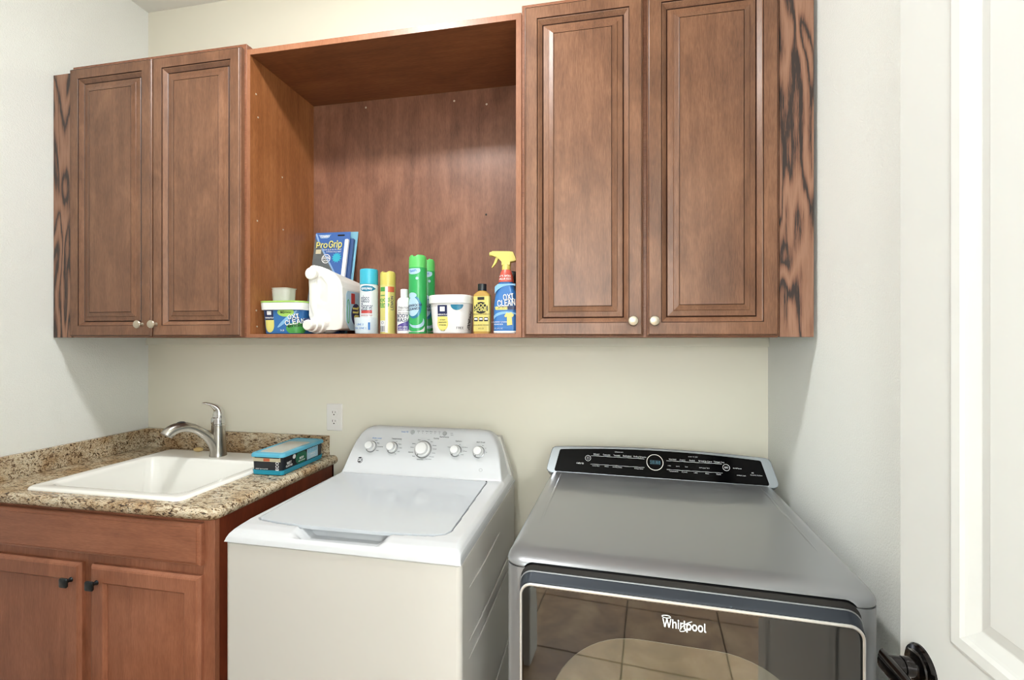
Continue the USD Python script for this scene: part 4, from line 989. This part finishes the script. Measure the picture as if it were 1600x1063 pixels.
# 6 white bottle
t = thing('cleaner_bottle', 'small white plastic bottle with purple printed label', 'bottle', (-0.690, 1.548, SH))
obj('bottle', lathe([(0, 0), (0.023, 0.0), (0.0255, 0.002), (0.0255, 0.112), (0.0245, 0.120), (0.020, 0.127), (0.013, 0.131), (0.013, 0.134), (0, 0.134)], 40), 'bottle_white', t, 40)
obj('cap', lathe([(0, 0.133), (0.0135, 0.133), (0.0135, 0.158), (0.0125, 0.1605), (0, 0.161)], 28), 'bottle_white', t, 35, label='white flip cap')
C = on_cyl(0.0255, 0, 20)
obj('purple_field', mapped(cat([ext(sbox(-0.026, 0.012, 0.030, 0.030), 0.0003), ext(Polygon([(0.030, 0.030), (-0.026, 0.030), (0.030, 0.052)]), 0.0003)]), C, 0.005), 'ink_purple', t)
obj('purple_print', mapped(cat([put(text('BODY', 0.012, 0.0003, bold=True), -0.006, 0.064), put(text('WASH', 0.012, 0.0003, bold=True), -0.006, 0.049)]), C, 0.005), 'ink_navy', t)
obj('name_print', mapped(cat([put(text('theumanl', 0.0085, 0.0003, width=0.042), 0.0, 0.094), put(text('GENTLE CARE', 0.005, 0.0003), 0, 0.084), put(text('daily cleanser', 0.005, 0.0003), 0, 0.075)]), C, 0.005), 'print_grey', t)
obj('white_print', mapped(cat([put(text('with aloe', 0.006, 0.0003), -0.004, 0.025, 0.0004), put(text('vitamin E', 0.006, 0.0003), -0.004, 0.017, 0.0004)]), C, 0.005), 'ink_white', t)

# 7 two green foam cleaner cans
def green_can(loc, rz, label):
    t = thing('foam_cleaner_can', label, 'spray can', loc, rz)
    R = 0.032
    rim_can(R, 0.240, 'can_green', t, 0.008)
    cp = man(lathe([(0, 0.233), (R * 0.985, 0.233), (R * 0.985, 0.262), (R * 0.95, 0.274), (R * 0.8, 0.280), (0, 0.280)], 40))
    cp = cp - m3.Manifold.cylinder(0.1, 0.010, 0.010, 24).rotate([90, 0, 0]).translate([-0.004, 0.0, 0.2835])
    obj('cap', cp, 'cap_green', t, 35, label='pale green cap')
    C = on_cyl(R, 0, 0)
    obj('white_mark', mapped(ext(ell(0.026, 0.014, -0.008, 0.224).intersection(sbox(-1, 0.20, 1, 0.231)), 0.0003), C, 0.006), 'ink_skylight', t)
    obj('mark_print', mapped(cat([put(text('foam', 0.008, 0.0003, bold=True), -0.009, 0.223, 0.0004, 8)]), C, 0.006), 'print_blue', t)
    obj('blue_swirl', mapped(ext(ell(0.028, 0.040, -0.006, 0.094), 0.0003), C, 0.006), 'ink_teal', t)
    obj('pale_swirl', mapped(cat([ext(ell(0.023, 0.034, -0.010, 0.096), 0.0006), ext(ell(0.030, 0.022, 0.004, 0.042).difference(ell(0.030, 0.022, -0.002, 0.052)), 0.0004), ext(ell(0.005, 0.005, 0.006, 0.196), 0.0003), ext(ell(0.017, 0.010, -0.012, 0.136), 0.0005)]), C, 0.006), 'ink_skylight', t)
    obj('bottom_swirl', mapped(ext(ell(0.036, 0.026, 0.0, 0.020).difference(ell(0.04, 0.026, -0.004, 0.034)).intersection(sbox(-1, 0.007, 1, 1)), 0.0003), C, 0.006), 'bottle_white', t)
    obj('name_print', mapped(cat([put(text('BATHROOM', 0.008, 0.0003, bold=True), -0.008, 0.100, 0.001, 6), put(text('CLEANER', 0.008, 0.0003, bold=True), -0.008, 0.088, 0.001, 6)]), C, 0.006), 'ink_navy', t)
green_can((-0.640, 1.552, SH), 6, 'front green aerosol can of bathroom foam cleaner with pale green cap')
green_can((-0.640, 1.635, SH), 30, 'rear green aerosol can half hidden behind the front green can')

# 8 white tub
t = thing('stain_remover_tub', 'white rounded tub of stain remover powder with white lid', 'tub', (-0.513, 1.562, SH))
obj('body', rloft([(0.060, 0.054, 0.035, 0.0), (0.063, 0.057, 0.037, 0.003), (0.0715, 0.0655, 0.042, 0.118)], 10), 'bottle_white', t, 40)
obj('lid', rloft([(0.072, 0.066, 0.042, 0.104), (0.075, 0.069, 0.043, 0.105), (0.0765, 0.0705, 0.044, 0.128), (0.075, 0.069, 0.043, 0.132), (0.071, 0.065, 0.041, 0.134), (0.068, 0.062, 0.040, 0.132), (0.0, 0.0, 0.0, 0.132)], 10), 'lid_white_plastic', t, 40)
B = on_rr(0.063, 0.057, 0.037, 0, 0.074)
obj('navy_mark', mapped(ext(rrect2(0.034, 0.038, 0.001, -0.016, 0.079), 0.0004), B, 0.008), 'ink_navy', t)
obj('white_mark', mapped(ext(rrect2(0.018, 0.016, 0.001, -0.016, 0.085), 0.0008), B, 0.008), 'ink_white', t)
obj('white_print', mapped(put(text('VERSATILE', 0.0045, bold=True), -0.016, 0.066, 0.0005), B, 0.008), 'ink_white', t)
obj('yellow_drop', mapped(ext(ell(0.0195, 0.026, -0.016, 0.036).union(sbox(-0.034, 0.036, 0.002, 0.058)), 0.0003), B, 0.008), 'ink_yellow', t)
obj('drop_print', mapped(cat([put(text(w_, 0.0042), -0.016, 0.048 - 0.009 * i, 0.0004) for i, w_ in enumerate(('STAIN', 'REMOVER', 'POWDER'))] + [put(text('3 LB', 0.005), -0.016, 0.012)]), B, 0.006), 'print_dark', t)
obj('teal_mark', mapped(ext(ell(0.022, 0.018, 0.036, 0.099).intersection(sbox(0, 0.075, 0.1, 0.0995)), 0.0004), B, 0.006), 'ink_teal', t)
obj('brand_print', mapped(cat([put(text('OXI', 0.014, bold=True), 0.085, 0.035, 0.0, 75), put(text('CLEAN', 0.015, bold=True), 0.099, 0.045, 0.0, 75), put(text('FREE', 0.008), 0.045, 0.020)]), B, 0.006), 'print_dark', t)

# 9 small adhesive remover bottle
t = thing('adhesive_remover_bottle', 'small yellow rectangular bottle with black screw cap', 'bottle', (-0.402, 1.552, SH))
obj('bottle', rloft([(0.0285, 0.0155, 0.008, 0.0), (0.0295, 0.0165, 0.008, 0.002), (0.0295, 0.0165, 0.008, 0.128), (0.0285, 0.0155, 0.009, 0.136), (0.020, 0.0145, 0.011, 0.144), (0.0135, 0.0135, 0.0134, 0.149), (0.0135, 0.0135, 0.0134, 0.152)], 7), 'goo_amber', t, 40)
cap_ = lathe([(0, 0.150), (0.0155, 0.150), (0.0155, 0.172), (0.0145, 0.1735), (0, 0.1735)], 32)
obj('cap', cap_, 'cap_black', t, 35, label='black ribbed screw cap')
B = on_rr(0.0295, 0.0165, 0.008, 0, 0.0)
obj('label', mapped(ext(sbox(-0.028, 0.008, 0.046, 0.130), 0.0003), B, 0.005), 'goo_yellow', t, label='yellow label')
obj('black_mark', mapped(cat([ext(ell(0.024, 0.020, 0, 0.090).union(sbox(-0.024, 0.078, 0.024, 0.092)), 0.0006), ext(sbox(-0.012, 0.117, 0.012, 0.127), 0.0006)]), B, 0.005), 'ink_black', t)
obj('name_print', mapped(cat([put(text('GOO', 0.0135, 0.0004, bold=True), 0.0, 0.0975, 0.0007), put(text('GONE', 0.0115, 0.0004, bold=True), 0.0, 0.0835, 0.0007)]), B, 0.005), 'ink_yellow', t)
obj('small_print', mapped(cat([put(text('SURFACE SAFE REMOVER', 0.0035), 0, 0.068, 0.0004), put(text('GUM GREASE CRAYON', 0.0035), 0, 0.030, 0.0004), put(text('8 FL OZ', 0.004), 0, 0.018, 0.0004)] + [ext(rrect2(0.014, 0.014, 0.002, -0.018 + 0.018 * i, 0.050), 0.0005) for i in range(3)]), B, 0.005), 'print_dark', t)
obj('picture', mapped(cat([ext(rrect2(0.010, 0.006, 0.001, -0.018 + 0.018 * i, 0.051), 0.0009) for i in range(3)]), B, 0.005), 'ink_white', t)

# 10 blue spray bottle
t = thing('stain_spray_bottle', 'blue stain remover spray bottle with yellow trigger head', 'spray bottle', (-0.3165, 1.553, SH))
obj('bottle', rloft([(0.040, 0.022, 0.016, 0.0), (0.042, 0.024, 0.017, 0.003), (0.0425, 0.0245, 0.018, 0.055), (0.0415, 0.024, 0.018, 0.10), (0.037, 0.023, 0.018, 0.135), (0.030, 0.0225, 0.018, 0.160), (0.024, 0.022, 0.018, 0.178)], 8), 'spray_blue', t, 45)
obj('neck', lathe([(0, 0.177), (0.0265, 0.177), (0.0265, 0.182), (0.024, 0.197), (0.0195, 0.212), (0.0155, 0.220), (0, 0.220)], 32), 'spray_red', t, 45, label='red shrink band on the neck')
obj('base', rloft([(0.0395, 0.0215, 0.016, -0.0), (0.0425, 0.0245, 0.017, 0.0025), (0.0430, 0.0250, 0.018, 0.009), (0.040, 0.022, 0.016, 0.012)], 8), 'ink_white', t, 40)
obj('collar', lathe([(0, 0.219), (0.0150, 0.219), (0.0155, 0.222), (0.0150, 0.240), (0, 0.240)], 28), 'trigger_yellow', t, 35, label='yellow screw collar')
hp = Polygon([(-0.054, 0.273), (-0.0535, 0.281), (-0.047, 0.2855), (0.012, 0.283), (0.025, 0.281), (0.034, 0.262), (0.0365, 0.2515), (0.030, 0.2485), (0.016, 0.2465), (0.0145, 0.236), (-0.0145, 0.236), (-0.0145, 0.248), (-0.022, 0.256), (-0.032, 0.264), (-0.044, 0.268)])
def xz_solid(p, w, b=0.002):
    ms = [mapped(ext(p.buffer(-i), w - 2 * j), lambda x, y, z, j=j: np.stack([x, -w / 2 + j + z, y], -1)) for i, j in ((b, 0.0), (b * 0.35, b * 0.4), (0.0, b))]
    for q in ms:
        q.invert()
    return cat(ms)
obj('trigger_head', xz_solid(hp, 0.026), 'trigger_yellow', t, label='yellow spray head')
obj('nozzle', mapped(lathe([(0, 0), (0.0085, 0), (0.0085, 0.009), (0.0065, 0.011), (0, 0.011)], 16), lambda x, y, z: np.stack([-0.048 - z, x, y + 0.2765], -1)), 'trigger_yellow', t, 30)
obj('trigger', xz_solid(Polygon([(-0.036, 0.266), (-0.026, 0.261), (-0.031, 0.252), (-0.036, 0.243), (-0.045, 0.233), (-0.050, 0.229), (-0.0505, 0.232), (-0.043, 0.246)]), 0.012, 0.0015), 'trigger_yellow', t)
B = lambda x, y, z: np.stack([x, -0.0249 - z + 0.020 * np.clip((y - 0.10) / 0.08, 0, 1) ** 2 * 0.12 + 0.00 * x + 0.55 * np.maximum(np.abs(x) - 0.026, 0) ** 1.5 * 4, y], -1)
obj('pale_arc', mapped(cat([ext(ell(0.060, 0.055, 0.01, 0.125).difference(ell(0.060, 0.050, 0.018, 0.115)).intersection(sbox(-0.036, 0.08, 0.036, 0.17)), 0.0004), ext(ell(0.045, 0.020, 0.005, 0.056).difference(ell(0.05, 0.022, 0.012, 0.046)).intersection(sbox(-0.039, 0.03, 0.039, 0.1)), 0.0004)]), B, 0.006), 'spray_lightblue', t)
obj('brand_shadow', mapped(cat([put(text('OXI', 0.0215, 0.0004, bold=True, width=0.038), 0.013, 0.1235, 0.0004, 6), put(text('CLEAN', 0.0225, 0.0004, bold=True, width=0.064), 0.006, 0.1035, 0.0004, 4)]), B, 0.006), 'ink_navy', t)
obj('brand_print', mapped(cat([put(text('OXI', 0.020, 0.0004, bold=True, width=0.036), 0.012, 0.125, 0.001, 6), put(text('CLEAN', 0.021, 0.0004, bold=True, width=0.062), 0.005, 0.105, 0.001, 4)]), B, 0.006), 'ink_white', t)
obj('yellow_strip', mapped(ext(rrect2(0.044, 0.011, 0.004, -0.012, 0.087), 0.0006), B, 0.006), 'ink_yellow', t)
obj('navy_strip', mapped(ext(rrect2(0.030, 0.012, 0.004, 0.024, 0.088), 0.0007), B, 0.006), 'ink_navy', t)
obj('shirt', mapped(ext(Polygon([(-0.002, 0.060), (0.006, 0.072), (0.014, 0.070), (0.022, 0.073), (0.032, 0.064), (0.027, 0.056), (0.024, 0.059), (0.026, 0.030), (0.008, 0.028), (0.007, 0.058), (0.002, 0.055)]), 0.0007), B, 0.006), 'white_shirt', t)
obj('small_print', mapped(cat([put(text('LAUNDRY STAIN', 0.0048, 0.0004), -0.020, 0.040), put(text('REMOVER', 0.0048, 0.0004), -0.022, 0.032), put(text('21.5 FL OZ', 0.0042, 0.0004), -0.022, 0.018)]), B, 0.006), 'ink_white', t)
obj('strip_print', mapped(cat([put(text('STAIN FIGHTER', 0.0046, 0.0003), -0.012, 0.087, 0.0007)]), B, 0.006), 'print_dark', t)
obj('neck_print', mapped(cat([put(text('47% MORE', 0.006, 0.0003, bold=True), 0, 0.197), put(text('VALUE SIZE', 0.006, 0.0003, bold=True), 0, 0.187)]), on_cyl(0.0262, 0, 0), 0.006), 'ink_white', t)

# 11 dark bottle behind the spray bottle
t = thing('dark_spray_bottle', 'dark bottle with round black cap behind the blue spray bottle', 'bottle', (-0.3265, 1.640, SH))
obj('bottle', rloft([(0.037, 0.022, 0.012, 0.0), (0.039, 0.024, 0.013, 0.003), (0.039, 0.024, 0.013, 0.176), (0.032, 0.021, 0.013, 0.188), (0.014, 0.013, 0.012, 0.196), (0.012, 0.012, 0.0119, 0.205)], 7), 'dark_bottle', t, 40)
obj('cap', put(lathe([(0, 0.19), (0.018, 0.19), (0.021, 0.196), (0.021, 0.214), (0.017, 0.224), (0.010, 0.228), (0, 0.229)], 28), 0.016, 0), 'cap_black', t, 40, label='round black cap')
